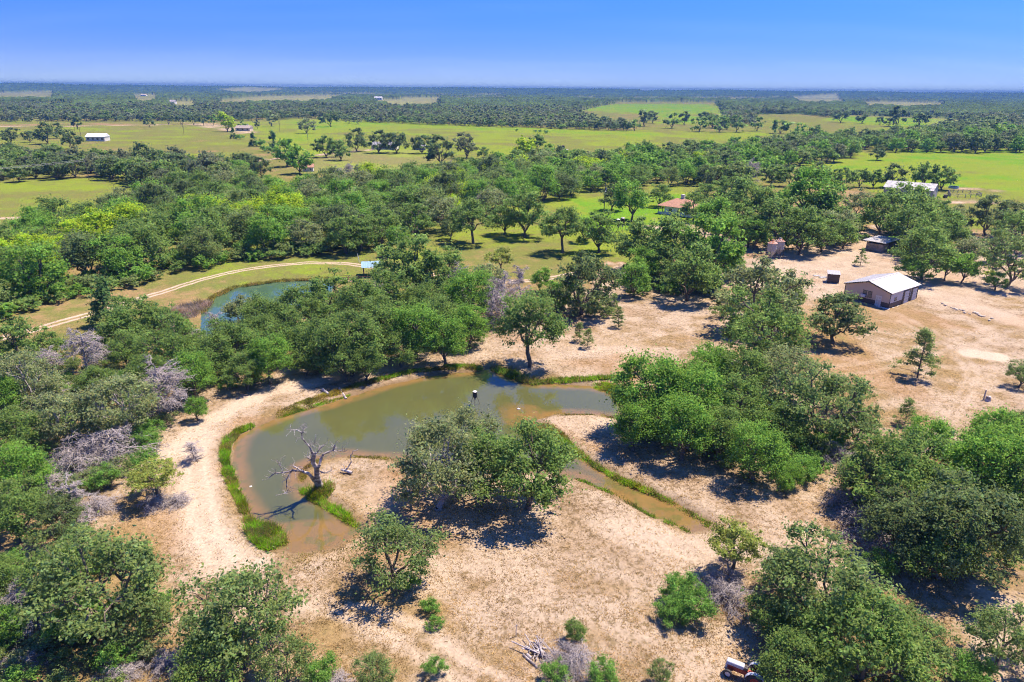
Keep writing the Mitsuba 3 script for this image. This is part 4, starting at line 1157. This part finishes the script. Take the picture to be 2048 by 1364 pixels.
# the tan metal garage; x along the gable front, y back along the eaves
a, b = G(1687, 595), G(1777, 617)
W, D, E, RZ = float(np.linalg.norm((b - a)[:2])), 11.4, 3.15, 4.55
g = Thing('garage', 'tan metal garage with brown lower band and pale tin roof on the sand', 'garage', (a[0], a[1], min(a[2], b[2]) - .05), heading(a, b))
g.box('slab', 'concrete', -.2, W + .3, -.7, D + .2, -.3, .06)
zb = 1.05
g.box('wall', 'tan_wall', 0, .12, .12, D - .12, zb, E, 'tan left side wall')
g.prism('wall', 'tan_wall', [(0, zb), (W, zb), (W, E), (W / 2, RZ), (0, E)], 0, .12, 'tan gable front wall')
g.prism('wall', 'tan_wall', [(0, zb), (W, zb), (W, E), (W / 2, RZ), (0, E)], D - .12, D)
g.box('wall', 'pale_wall', W - .12, W, .12, D - .12, zb, E, 'side wall coloured paler to look sunlit')  # sunlight put into the colour: paler material than the other tan walls
for x0, x1, y0, y1 in ((-.02, W + .02, -.02, .12), (-.02, .12, .13, D - .13), (W - .12, W + .02, .13, D - .13), (-.02, W + .02, D - .12, D + .02)):
    g.box('wainscot', 'brown_band', x0, x1, y0, y1, .062, zb - .003)
sl = (RZ - E) / (W / 2)
for sx in (0, 1):
    x_e, x_r = (-.3, W / 2) if sx == 0 else (W + .3, W / 2)
    g.ribbed('roof', 'tin', (x_e, -.3, E + .06 - .3 * sl), (0, D + .6, 0), (x_r - x_e, 0, RZ - E + .3 * sl), 13, .06)
g.prism('ridge_cap', 'tin', [(W / 2 - .25, RZ + .11), (W / 2 + .25, RZ + .11), (W / 2, RZ + .22)], -.32, D + .32)
for x0 in (-.06, W - .06):
    g.box('corner_trim', 'dark_trim', x0, x0 + .12, -.05, -.021, .07, E + .02)
for sx in (1, -1):
    x_e, x_r = W / 2 - sx * (W / 2 + .3), W / 2
    z_e = E + .06 - .3 * sl
    g.prism('gable_trim', 'dark_trim', [(x_e, z_e - .16), (x_r, RZ - .11), (x_r, RZ + .055), (x_e, z_e)], -.34, -.302)
for s0, s1 in ((.405, .495), (.515, .605)):
    w_ = g.box('window', 'dark_trim', s0 * W, s1 * W, -.05, -.003, 1.25, 2.65)
    for k in range(2):
        g.box('pane', 'glass_pane', s0 * W + .07, s1 * W - .07, -.062, -.052, 1.32 + .67 * k, 1.92 + .67 * k, under=w_)
g.box('air_conditioner', 'white_paint', .395 * W, .475 * W, -.55, -.064, 1.28, 1.78)
d_ = g.box('door', 'white_paint', .70 * W, .82 * W, -.07, -.021, .07, 2.15)
for k in range(3):
    for q in range(2):
        g.box('pane', 'pale_wall', (.715 + .052 * q) * W, (.755 + .052 * q) * W, -.082, -.072, .35 + .58 * k, .78 + .58 * k, under=d_)
w_ = g.box('window', 'dark_trim', W + .001, W + .05, .15 * D, .23 * D, 1.25, 2.0)
g.box('pane', 'glass_pane', W + .052, W + .06, .16 * D, .22 * D, 1.32, 1.93, under=w_)
for y0 in (.44, .73):
    f_ = g.box('garage_door', 'dark_trim', W + .021, W + .10, y0 * D, (y0 + .25) * D, .07, 2.85, 'garage door in a dark surround')
    for k in range(4):
        g.box('panel', 'pale_wall', W + .102, W + .13, (y0 + .05) * D, (y0 + .20) * D, .12 + .64 * k, .72 + .64 * k, under=f_)

# the little well house
a, b = G(1654, 565), G(1677, 567)
t = Thing('pump_shed', 'small dark brown shed with a tilted pale roof behind the garage', 'shed', a, heading(a, b))
W = float(np.linalg.norm((b - a)[:2]))
t.prism('wall', 'brown_band', [(0, -.1), (W, -.1), (W, 2.0), (0, 2.0)], 0, .1, 'brown front wall')
t.box('wall', 'tan_wall', W - .1, W, .101, 2.3, -.1, 2.15)
t.box('wall', 'tan_wall', 0, .1, .101, 2.3, -.1, 2.15)
t.box('wall', 'tan_wall', 0, W, 2.301, 2.4, -.1, 2.25)
t.ribbed('roof', 'tin', (-.15, -.2, 2.02), (W + .3, 0, 0), (0, 2.8, .28), 4)
for k in range(2):
    t.box('post', 'dark_trim', -.04 + k * W, .04 + k * W, -.03, -.003, -.1, 2.01)

# the open plank shed with the flat tin roof
a, b, c = G(1731, 499), G(1764, 505), G(1785, 497)
W, D = float(np.linalg.norm((b - a)[:2])), float(np.linalg.norm((c - b)[:2])) * .9
t = Thing('plank_shed', 'grey open plank shed with a flat overhanging tin roof at the trees', 'shed', a, heading(a, b))
for k in range(9):
    z0 = .05 + k * .21
    t.box('plank', 'planks', 0, W, 0, .05, z0, z0 + .195)
    t.box('plank', 'planks', W - .05, W, .06, D * .45, z0, z0 + .195)
    t.box('plank', 'planks', 0, W, D - .05, D, z0, z0 + .195)
    t.box('plank', 'planks', 0, .05, .06, D - .06, z0, z0 + .195)
for x, y in ((.05, .12), (W / 2, .12), (W - .12, .12), (W - .12, D * .5), (W - .12, D - .14), (.08, D - .14)):
    t.box('post', 'creosote', x - .07, x + .07, y - .05, y + .07, -.2, 2.5)
t.ribbed('roof', 'old_tin', (-.9, -.9, 2.58), (W + 1.8, 0, 0), (0, D + 1.9, .22), 8)
t.box('beam', 'planks', -.8, W + .8, -.05, .08, 2.42, 2.56)

# the two feed bins
for k, (px, py, rt) in enumerate(((1541, 519, 'rusty_tin'), (1556, 515, 'rusty_tin'))):
    o = G(px, py)
    t = Thing('feed_bin', ('grey feed bin on legs, left of the pair, with a rusty cone roof', 'grey feed bin on legs, right of the pair, with a pale cap on its roof')[k], 'feed bin', o, .3 * k, 'feed bins by the trees')
    t.lathe('body', 'galvanised', [(1.15, 2.2), (1.17, 2.6), (1.13, 2.62), (1.17, 3.1), (1.13, 3.12), (1.17, 3.6), (1.13, 3.62), (1.15, 4.2)], sides=24)
    t.lathe('hopper', 'galvanised', [(.14, .75), (.2, .75), (1.14, 2.19), (1.14, 2.2)], sides=24)
    t.lathe('roof', rt, [(1.24, 4.17), (1.24, 4.22), (.32, 4.85), (.3, 4.86)], sides=24)
    t.lathe('cap', 'galvanised' if k else 'rusty_tin', [(0, 4.82), (.34, 4.82), (.34, 5.02), (0, 5.1)], sides=16)
    for q in range(5):
        an = q * 6.283 / 5 + .4
        t.box('leg', 'creosote', 1.17 * math.cos(an) - .05, 1.17 * math.cos(an) + .05, 1.17 * math.sin(an) - .05, 1.17 * math.sin(an) + .05, -.2, 2.9)

# metal sheets lying on the sand
for k, (px, py, w, d, yaw) in enumerate(((1643, 556, 2.0, 1.0, .4), (1629, 551, 1.5, .8, .1))):
    o = G(px, py)
    t = Thing('roofing_sheet', ('pale metal sheet lying on the sand left of the small brown shed', 'smaller pale metal sheet farther left of the brown shed')[k], 'metal sheet', o + [0, 0, .05], yaw)
    t.ribbed('panel', 'tin', (0, 0, 0), (w, 0, 0), (0, d, .03), 5, .02)

# the long grey barn by the pasture
a, b = G(1862, 400), G(1891, 395)
L = 17.5
W = float(np.linalg.norm((b - a)[:2]))
left = G(1772, 392)
t = Thing('barn', 'long grey metal barn with a pale ribbed roof beside the green pasture', 'barn', a - [0, 0, .1], heading(left, a))
W = 13.0
E, RZ = 3.6, 5.6
for y0 in (0, W - .15):
    t.box('wall', 'grey_barn', -L, 0, y0, y0 + .15, 0, E)
for x0 in (-L, -.15):
    n = 14
    for k in range(n):
        y0, y1 = .151 + (W - .302) * k / n, .151 + (W - .302) * (k + 1) / n - .02
        zt = lambda y: E + (RZ - E) * (1 - abs(y - W / 2) / (W / 2)) - .05
        v = [[x0, y0, 0], [x0 + .14, y0, 0], [x0 + .14, y1, 0], [x0, y1, 0], [x0, y0, zt(y0)], [x0 + .14, y0, zt(y0)], [x0 + .14, y1, zt(y1)], [x0, y1, zt(y1)]]
        t.mesh('wall_panel', 'grey_barn', v, BOXF)
t.ribbed('roof', 'old_tin', (-L - .4, -.4, E - .06), (L + .8, 0, 0), (0, W / 2 + .4, RZ - E + .12), 22)
t.ribbed('roof', 'old_tin', (-L - .4, W + .4, E - .06), (L + .8, 0, 0), (0, -W / 2 - .4, RZ - E + .12), 22)
t.box('door', 'dark_trim', .001, .05, 1.0, 1.5, .1, 3.4, 'narrow dark door edge')
o = G(1907, 376)
t = Thing('water_tank', 'round pale blue stock tank on bare earth beside the barn', 'stock tank', o)
t.lathe('tank', 'blue_tin', [(0, .1), (1.9, .1), (1.9, .9), (2.0, .9), (2.0, 0), (2.0, -.1)], sides=24)
t.lathe('water', 'green_water', [(0, .7), (1.88, .7)], sides=24)
pen = [G(1896, 386), G(1925, 385), G(1955, 389), G(1962, 394), G(1930, 396), G(1900, 395)]
t = Thing('corral_fence', 'weathered post and rail pen at the end of the long barn', 'fence', (0, 0, 0))
for q in range(len(pen)):
    p0, p1 = pen[q], pen[(q + 1) % len(pen)]
    n = max(2, int(np.linalg.norm(p1 - p0) / 2.4))
    for k in range(n):
        p = p0 + (p1 - p0) * k / n
        t.box('post', 'planks', p[0] - .09, p[0] + .09, p[1] - .09, p[1] + .09, p[2] - .3, p[2] + 1.5)
    for h in (.6, 1.1, 1.45):
        t.tube('rail', 'planks', [p0 + [0, 0, h], p1 + [0, 0, h]], .05, 5)
for px, py, lab in ((1757, 396, 'dark round hay bale on the dry grass left of the barn'), (1890, 396, 'small dark round bale at the right corner of the barn')):
    t = Thing('hay_bale', lab, 'hay bale', G(px, py), .5)
    t.lathe('roll', 'brown_band', [(0, -.7), (.6, -.7), (.7, -.6), (.7, .6), (.6, .7), (0, .7)], (0, 0, .65), 16, True)

# the farmhouse among the trees
a, b = G(1316, 427), G(1384, 436)
W = float(np.linalg.norm((b - a)[:2]))
t = Thing('farmhouse', 'white farmhouse with reddish hipped roof, chimney and porch among the oaks', 'house', a, heading(a, b))
D, E, RZ = 9.0, 2.9, 5.2
t.box('wall', 'white_paint', 2.4, W, .0, .15, 0, E, 'white front wall')
t.box('wall', 'white_paint', 2.4, W, D - .15, D, 0, E)
t.box('wall', 'white_paint', 2.4, 2.55, .151, D - .151, 0, E)
t.box('wall', 'white_paint', W - .15, W, .151, D - .151, 0, E)
v = [[-.5, -.6, E], [W + .5, -.6, E], [W + .5, D + .6, E], [-.5, D + .6, E], [4.2, D / 2, RZ], [W - 4, D / 2, RZ], [-.5, -.6, E - .12], [W + .5, -.6, E - .12], [W + .5, D + .6, E - .12], [-.5, D + .6, E - .12]]
f = [[0, 1, 5], [0, 5, 4], [1, 2, 5], [2, 3, 4], [2, 4, 5], [3, 0, 4], [6, 8, 7], [6, 9, 8], [0, 6, 7], [0, 7, 1], [1, 7, 8], [1, 8, 2], [2, 8, 9], [2, 9, 3], [3, 9, 6], [3, 6, 0]]
r_ = t.mesh('roof', 'red_roof', v, f)
t.box('chimney', 'pale_wall', 5.6, 6.8, D / 2 + .3, D / 2 + 1.3, E + .5, RZ + 1.3, under=r_)
for k in range(4):
    t.box('post', 'dark_trim', -.1, .08, .1 + k * 2.9, .28 + k * 2.9, 0, E - .13)
t.box('porch_wall', 'white_paint', -.12, 2.39, -.1, -.0, -.1, .75)
for x0 in (4.0, 7.2, 10.2):
    w_ = t.box('window', 'dark_trim', x0, x0 + 1.2, -.05, -.002, .9, 2.2)
    t.box('pane', 'glass_pane', x0 + .08, x0 + 1.12, -.062, -.052, .98, 2.12, under=w_)

# deer feeders, in the pond and on the lawn
def feeder(px, py, scale, label, z=None, cap='white_paint'):
    o = G(px, py)
    if z is not None:
        o[2] = z
    t = Thing('game_feeder', label, 'feeder', o)
    s = scale
    t.lathe('barrel', 'black_plastic', [(.14 * s, .95 * s), (.30 * s, 1.2 * s), (.31 * s, 1.5 * s), (.29 * s, 1.52 * s), (.31 * s, 1.54 * s), (.31 * s, 1.9 * s), (.27 * s, 1.95 * s)], sides=18)
    t.lathe('lid', cap, [(0, 1.96 * s), (.28 * s, 1.951 * s), (.3 * s, 1.96 * s), (.2 * s, 2.03 * s), (0, 2.06 * s)], sides=18)
    t.lathe('spinner', 'galvanised', [(0, .72 * s), (.1 * s, .72 * s), (.1 * s, .94 * s), (0, .94 * s)], sides=10)
    for k in range(3):
        an = .5 + k * 2.094
        t.tube('leg', 'creosote', [(.27 * s * math.cos(an), .27 * s * math.sin(an), 1.4 * s), (.95 * s * math.cos(an), .95 * s * math.sin(an), -.9)], .028 * s, 6)


feeder(950, 806, 1.0, 'black barrel feeder on a tripod standing in the pond', WATER_Z + .05)
feeder(1235, 464, 1.9, 'dark barrel feeder with white lid on legs on the lawn', cap='white_paint')
feeder(1244, 464, 2.1, 'tall grey feeder tripod on the lawn, right of the barrel one', cap='galvanised')

# dock and pavilion at the far pond
a, b = G(676, 562), G(737, 565)
t = Thing('fishing_dock', 'brown wooden dock with railings at the far pond', 'dock', a + [0, 0, .1], heading(a, b))
W = float(np.linalg.norm((b - a)[:2]))
n = 20
for k in range(n):
    t.box('plank', 'deck_wood', W * k / n, W * (k + 1) / n - .03, 0, 1.6, .30, .36)
for y in (.02, 1.5):
    for k in range(5):
        x = .05 + (W - .2) * k / 4
        t.box('post', 'deck_wood', x, x + .1, y, y + .1, -1.2, 1.30)
    for z in (.75, 1.20):
        t.box('rail', 'deck_wood', .0, W, y + .101, y + .14, z, z + .09)
a = G(728, 556)
t = Thing('pavilion', 'small pavilion with a light blue metal roof at the dock end', 'pavilion', a, .25)
for x in (0, 3.6):
    for y in (0, 3.2):
        t.box('post', 'deck_wood', x, x + .12, y, y + .12, -.5, 2.3)
t.ribbed('roof', 'blue_tin', (-.4, -.5, 2.28), (4.5, 0, 0), (0, 2.2, .95), 7)
t.ribbed('roof', 'blue_tin', (-.4, 3.9, 2.28), (4.5, 0, 0), (0, -2.2, .95), 7)
o = G(719, 527)
t = Thing('white_post', 'thin white post leaning beside the dam track', 'post', o)
t.tube('pipe', 'white_paint', [(0, 0, -.3), (-.35, 0, 2.2)], .07, 8)

# culvert pipes and logs on the bank
for k, (p, q, r, m, lab) in enumerate((((646, 782), (657, 792), .20, 'deadwood', 'short grey log on the bank, left of the pair above the pond'), ((679, 779), (692, 794), .15, 'weatheredwood', 'long dark log sloping to the water, right of the pair'), ((1046, 1308), (1076, 1336), .09, 'weatheredwood', 'long dark beam lying by the woodpile'),
                                       ((1054, 1308), (1063, 1316), .10, 'deadwood', 'short pale log beside the long dark beam'))):
    a, b = G(*p), G(*q)
    t = Thing('log', lab, 'log', (0, 0, 0))
    t.tube('stem', m, [a + [0, 0, r * .9], b + [0, 0, r * .9]], r, 10)
t = Thing('woodpile', 'heap of grey broken boards and branches in front of the dead brush', 'woodpile', G(1080, 1300))
rw = np.random.default_rng(4)
for k in range(26):
    an, c = rw.normal(.9, .5), rw.normal(0, [.45, .3, 0])
    l = rw.uniform(.4, 1.1)
    t.tube('board', 'deadwood' if k % 3 else 'weatheredwood', [c + [-l * math.cos(an), l * math.sin(an), .06 + .02 * k], c + [l * math.cos(an), -l * math.sin(an), .10 + .012 * k]], rw.uniform(.025, .06), 5)
t = Thing('wooden_stake', 'thin grey stake standing alone on the dry grass', 'stake', G(1032, 1270))
t.tube('pole', 'deadwood', [(0, 0, -.2), (.02, 0, 1.15)], .03, 6)
t.tube('crosspiece', 'deadwood', [(-.15, 0, .95), (.15, .05, 1.0)], .022, 5)
t = Thing('stump', 'grey stump with an upright post near the right edge', 'stump', G(1975, 803), .2)
t.lathe('butt', 'weatheredwood', [(.42, -.1), (.33, .2), (.30, .62), (.2, .66), (0, .64)], sides=12)
t.tube('post', 'deadwood', [(-.35, .35, -.1), (-.32, .35, 1.5)], .09, 8)
rk = np.random.default_rng(8)


def boulder(name, label, cat, o, size, m='pale_stone', group=None):
    t = Thing(name, label, cat, o, rk.uniform(0, 6))
    if group:
        labels[t.key]['group'] = group
    s = trimesh.creation.icosphere(subdivisions=2)
    v = np.array(s.vertices)
    v = v * (1 + .5 * (meshkit.noise(v * 1.4 + o) - .5))[:, None] * size
    scene[t.key] = mikit.ply((t.put(v + [0, 0, size[2] * .5]), s.faces), m, smooth=30)
    return t


for k in range(16):
    u = k / 15
    p = G(1888 + 96 * u + rk.normal(0, 2), 611 + 27 * u + rk.normal(0, 1.5))
    boulder('pale_rock', f'{NTH[k]} pale rock from the left in the row right of the garage', 'rock', p, np.array([.34, .26, .2]) * rk.uniform(.6, 1.2), group='row of rocks right of the garage')
boulder('white_rock', 'white rock in the shallows at the sandbar', 'rock', np.array([*at(1037, 818, WATER_Z)[:2], WATER_Z - .05]), np.array([.27, .18, .12]), 'pale_wall')
boulder('white_rock', 'small white rock in the shallows by the left bank', 'rock', np.array([*at(501, 973, WATER_Z)[:2], WATER_Z - .05]), np.array([.17, .13, .09]), 'pale_wall')

# crumpled tarpaulin under the green clump
t = Thing('tarpaulin', 'silvery white tarpaulin lying under the oaks right of the pond', 'tarpaulin', G(1558, 815), .3)
sx, sy = np.linspace(-1.6, 1.6, 22), np.linspace(-1.0, 1.0, 16)
v, f = sheet(sx, sy, lambda x, y: .25 + .45 * nz(x + 7, y + 3, 1.6, 2) * (1 - (x / 1.7) ** 2))
t.mesh('sheet', 'white_paint', v, f, True)

# the old tractor at the lower edge; x forward
a, b = G(1512, 1362), G(1462, 1342)
t = Thing('tractor', 'old grey and red tractor parked at the shade edge', 'tractor', (a + b) / 2 + [.1, -.1, 0], heading(a, b))
def rounded(x0, x1, y0, y1, z0, z1, r):
    import manifold3d as m3
    pts = [m3.Manifold.sphere(r, 12).translate([x, y, z]) for x in (x0 + r, x1 - r) for y in (y0 + r, y1 - r) for z in (z0 + r, z1 - r)]
    m = m3.Manifold.batch_hull(pts).to_mesh()
    return m.vert_properties[:, :3], m.tri_verts
for nm, m, bx_ in (('hood', 'tractor_grey', (.15, 1.42, -.24, .24, .85, 1.18, .10)), ('engine', 'tractor_red', (.0, 1.30, -.19, .19, .45, .86, .05)), ('gearbox', 'tractor_red', (-1.0, .02, -.20, .20, .42, .80, .06)), ('grille', 'tractor_grey', (1.30, 1.44, -.22, .22, .52, .90, .05)), ('seat', 'dark_trim', (-.95, -.62, -.2, .2, .98, 1.05, .03)), ('battery_box', 'dark_trim', (-.12, .14, -.2, .2, .86, 1.08, .04))):
    v, f = rounded(*bx_)
    t.mesh(nm, m, v, f, 40)
for y in (-1, 1):
    v = []
    for k in range(9):
        an = math.radians(15 + 150 * k / 8)
        for yy_ in (.42, .70):
            for rr_ in (.66, .69):
                v.append([-.75 + rr_ * math.cos(an) * 1.05, y * yy_, .60 + rr_ * math.sin(an)])
    v = np.array(v)
    f = []
    for k in range(8):
        q = 4 * k
        for p in ((0, 1), (1, 3), (3, 2), (2, 0)):
            f += [[q + p[0], q + p[1], q + 4 + p[1]], [q + p[0], q + 4 + p[1], q + 4 + p[0]]]
    t.mesh('fender', 'tractor_grey', v, np.array(f), 30)
    for nm, x, r, wd, yo in (('rear_wheel', -.75, .60, .13, .56), ('front_wheel', 1.15, .34, .07, .52)):
        w_ = t.lathe(nm, 'black_rubber', [(r * .58, -wd), (r * .95, -wd), (r, -wd * .6), (r, wd * .6), (r * .95, wd), (r * .58, wd), (r * .58, -wd)], (x, y * yo, r), 24, True)
        t.lathe('rim', 'pale_wall' if nm[0] == 'f' else 'tractor_red', [(0, -wd * .4), (r * .57, -wd * .8), (r * .57, wd * .8), (0, wd * .4)], (x, y * yo, r), 18, True, under=w_)
t.tube('axle', 'tractor_red', [(1.15, -.5, .36), (1.15, .5, .36)], .05)
t.tube('axle', 'tractor_red', [(-.75, -.45, .6), (-.75, .45, .6)], .09)
t.tube('steering_column', 'dark_trim', [(.0, 0, 1.0), (-.32, 0, 1.28)], .025)
ring = trimesh.creation.torus(.2, .017, 20, 6)
ca = math.radians(-40)
v = np.array(ring.vertices)
v = np.stack([v[:, 0] * math.cos(ca) + v[:, 2] * math.sin(ca), v[:, 1], -v[:, 0] * math.sin(ca) + v[:, 2] * math.cos(ca)], -1) + [-.32, 0, 1.28]
t.mesh('steering_wheel', 'dark_trim', v, ring.faces, 30)
t.tube('exhaust', 'dark_trim', [(.5, -.26, .75), (-.3, -.3, .45)], .03)

# poles and lines
def pole(px, py, h, label, lamp=False, arm=True):
    t = Thing('utility_pole', label, 'utility pole', G(px, py))
    t.tube('mast', 'creosote', [(0, 0, -.5), (0, 0, h)], .14, 8)
    if arm:
        t.tube('crossarm', 'creosote', [(-.9, .16, h - .7), (.9, .16, h - .7)], .07, 6)
    if lamp:
        t.lathe('transformer', 'galvanised', [(0, h - 2.6), (.22, h - 2.6), (.22, h - 1.7), (0, h - 1.65)], (.36, 0, 0), 12)
        t.tube('lamp_arm', 'galvanised', [(0, -.1, h - 3.0), (0, -1.0, h - 2.7)], .04, 6)
        t.lathe('lamp', 'white_paint', [(0, h - 2.9), (.25, h - 2.9), (.18, h - 2.65), (0, h - 2.6)], (0, -1.1, 0), 10)
    return t.o + [0, 0, h - .6]


pole(1208, 424, 10.0, 'tall wooden utility pole with lamp and transformer on the lawn', True, False)
pole(163, 279, 9.5, 'utility pole left of the white roofed barn, the nearer of two')
pole(151, 268, 9.5, 'utility pole left of the white roofed barn, the farther of two')
pole(368, 268, 9.5, 'utility pole in the middle of the tan pasture')
pole(560, 264, 10, 'utility pole left of the round tree in the green field')
pole(616, 280, 9, 'utility pole below the round tree in the green field')
w0 = pole(178, 360, 9.5, 'utility pole at the left wood carrying two wires out of the picture')
w1 = G(-420, 395) + [0, 0, 9]
for k in (-.8, .8):
    t = Thing('power_line', 'upper wire crossing the left wood' if k < 0 else 'lower wire crossing the left wood', 'wire', (0, 0, 0))
    pts = [w0 + (w1 - w0) * u + [0, k, (-.6 if k > 0 else 0) - 2.2 * math.sin(math.pi * u)] for u in np.linspace(0, 1, 12)]
    t.tube('cable', 'cable', pts, .05, 5)

# far houses and barns
def cottage(px, py, w, d, e, rz, label, wall='white_paint', roof='old_tin', yaw=0.0, cat='house', name='far_house', windows=3, chimney=False):
    t = Thing(name, label, cat, G(px, py), yaw)
    t.box('wall', wall, -w / 2, w / 2, -d / 2, d / 2, -.5, e)
    ow = .4
    r_ = t.mesh('roof', roof, [[-w / 2 - ow, -d / 2 - ow, e - .1], [w / 2 + ow, -d / 2 - ow, e - .1], [w / 2 + ow, 0, rz], [-w / 2 - ow, 0, rz], [w / 2 + ow, d / 2 + ow, e - .1], [-w / 2 - ow, d / 2 + ow, e - .1]],
                [[0, 1, 2], [0, 2, 3], [3, 2, 4], [3, 4, 5], [0, 3, 5], [1, 4, 2], [0, 5, 4], [0, 4, 1]])
    if chimney:
        t.box('chimney', 'pale_wall', w * .2, w * .2 + 1, .3, 1.3, e, rz + 1.2, under=r_)
    for k in range(windows):
        x = -w / 2 + w * (k + .5) / windows
        f_ = t.box('window', 'dark_trim', x - w * .06, x + w * .06, -d / 2 - .06, -d / 2 - .002, e * .3, e * .75)
        t.box('pane', 'glass_pane', x - w * .05, x + w * .05, -d / 2 - .075, -d / 2 - .062, e * .33, e * .72, under=f_)


cottage(197, 282, 13.5, 9, 3.2, 5.6, 'white walled barn with a bright white roof in the left pasture', 'pale_wall', 'white_paint', .08, 'barn', 'pasture_barn', 4)
cottage(489, 261, 14, 8, 2.8, 5.0, 'small brown farm cottage with white chimney at the lane', 'tan_wall', 'planks', -.05, 'cottage', 'farm_cottage', 3, True)
cottage(770, 298, 17, 8, 3.0, 5.0, 'long pale homestead half hidden behind the field oaks', 'pale_wall', 'old_tin', -.12, 'homestead', 'homestead', 4)
cottage(840, 299, 8, 6, 2.6, 4.0, 'small grey outbuilding right of the homestead under an oak', 'grey_barn', 'old_tin', .1, 'outbuilding', 'outbuilding', 2)
cottage(617, 343, 5, 5, 2.2, 3.6, 'pink roofed cottage peeping from the lane trees', 'pale_wall', 'red_roof', .2, 'cottage', 'lane_cottage', 2)
cottage(341, 207, 26, 12, 4.5, 8.5, 'white gabled house in a clearing beyond the left wood', roof='grey_barn')
cottage(288, 192, 22, 12, 5, 8, 'distant white house in the leftmost small clearing', roof='tan_wall')
cottage(757, 200, 26, 14, 8, 11, 'tall white barn above the middle wood', roof='white_paint', cat='barn', name='far_barn')
cottage(53, 213, 20, 10, 3.5, 5.5, 'low pale roof among the trees at the far left', 'pale_wall', 'tin')
cottage(79, 208, 14, 8, 3.5, 5.5, 'small pale roof right of the low roof at the far left', 'pale_wall', 'tin')
cottage(460, 186, 24, 14, 6, 10, 'distant white house left of the ridge clearing', roof='white_paint')
cottage(1356, 195, 30, 12, 5, 8, 'distant white building left of the pair above the bright field', roof='white_paint', cat='building', name='far_building')
cottage(1369, 195, 24, 12, 5, 8, 'distant white building right of the pair above the bright field', roof='white_paint', cat='building', name='far_building')
cottage(706, 183, 26, 16, 6, 10, 'tiny white house below the wooded ridge', roof='white_paint')
cottage(262, 190, 16, 10, 4, 7, 'tiny white shed left of the small clearing house', roof='white_paint', name='far_shed', cat='shed')
t = Thing('farm_trailer', 'white flat trailer at the edge of the yellow field', 'trailer', G(1131, 301), .1)
t.box('bed', 'pale_wall', -2, 2, -1, 1, .7, .95)
t.box('headboard', 'pale_wall', -2, -1.9, -1, 1, .951, 1.5)
for x in (-1.2, 0):
    for y in (-.9, .9):
        t.lathe('wheel', 'black_rubber', [(0, -.1), (.4, -.1), (.4, .1), (0, .1)], (x, y, .4), 12, True)
t = Thing('hay_bale', 'dark round bale standing beside the white trailer', 'hay bale', G(1126, 297), .2)
t.lathe('roll', 'brown_band', [(0, -1), (1.1, -1), (1.2, -.8), (1.2, .8), (1.1, 1), (0, 1)], (0, 0, 1.1), 16, True)
# ------------------------------------------------------------------ the air
scene['air'] = {'type': 'homogeneous', 'albedo': {'type': 'rgb', 'value': [.06, .17, .48]}, 'sigma_t': HAZE_DENSITY}
scene['hazy'] = {'type': 'null'}
scene['haze'] = {'type': 'cube', 'to_world': T().translate([0, 3900, 27.5]).scale([9000, 4600, 35]), 'bsdf': {'type': 'ref', 'id': 'hazy'}, 'interior': {'type': 'ref', 'id': 'air'}}
labels['haze'] = {'label': 'thin blue haze over the whole countryside', 'category': 'haze', 'kind': 'stuff'}
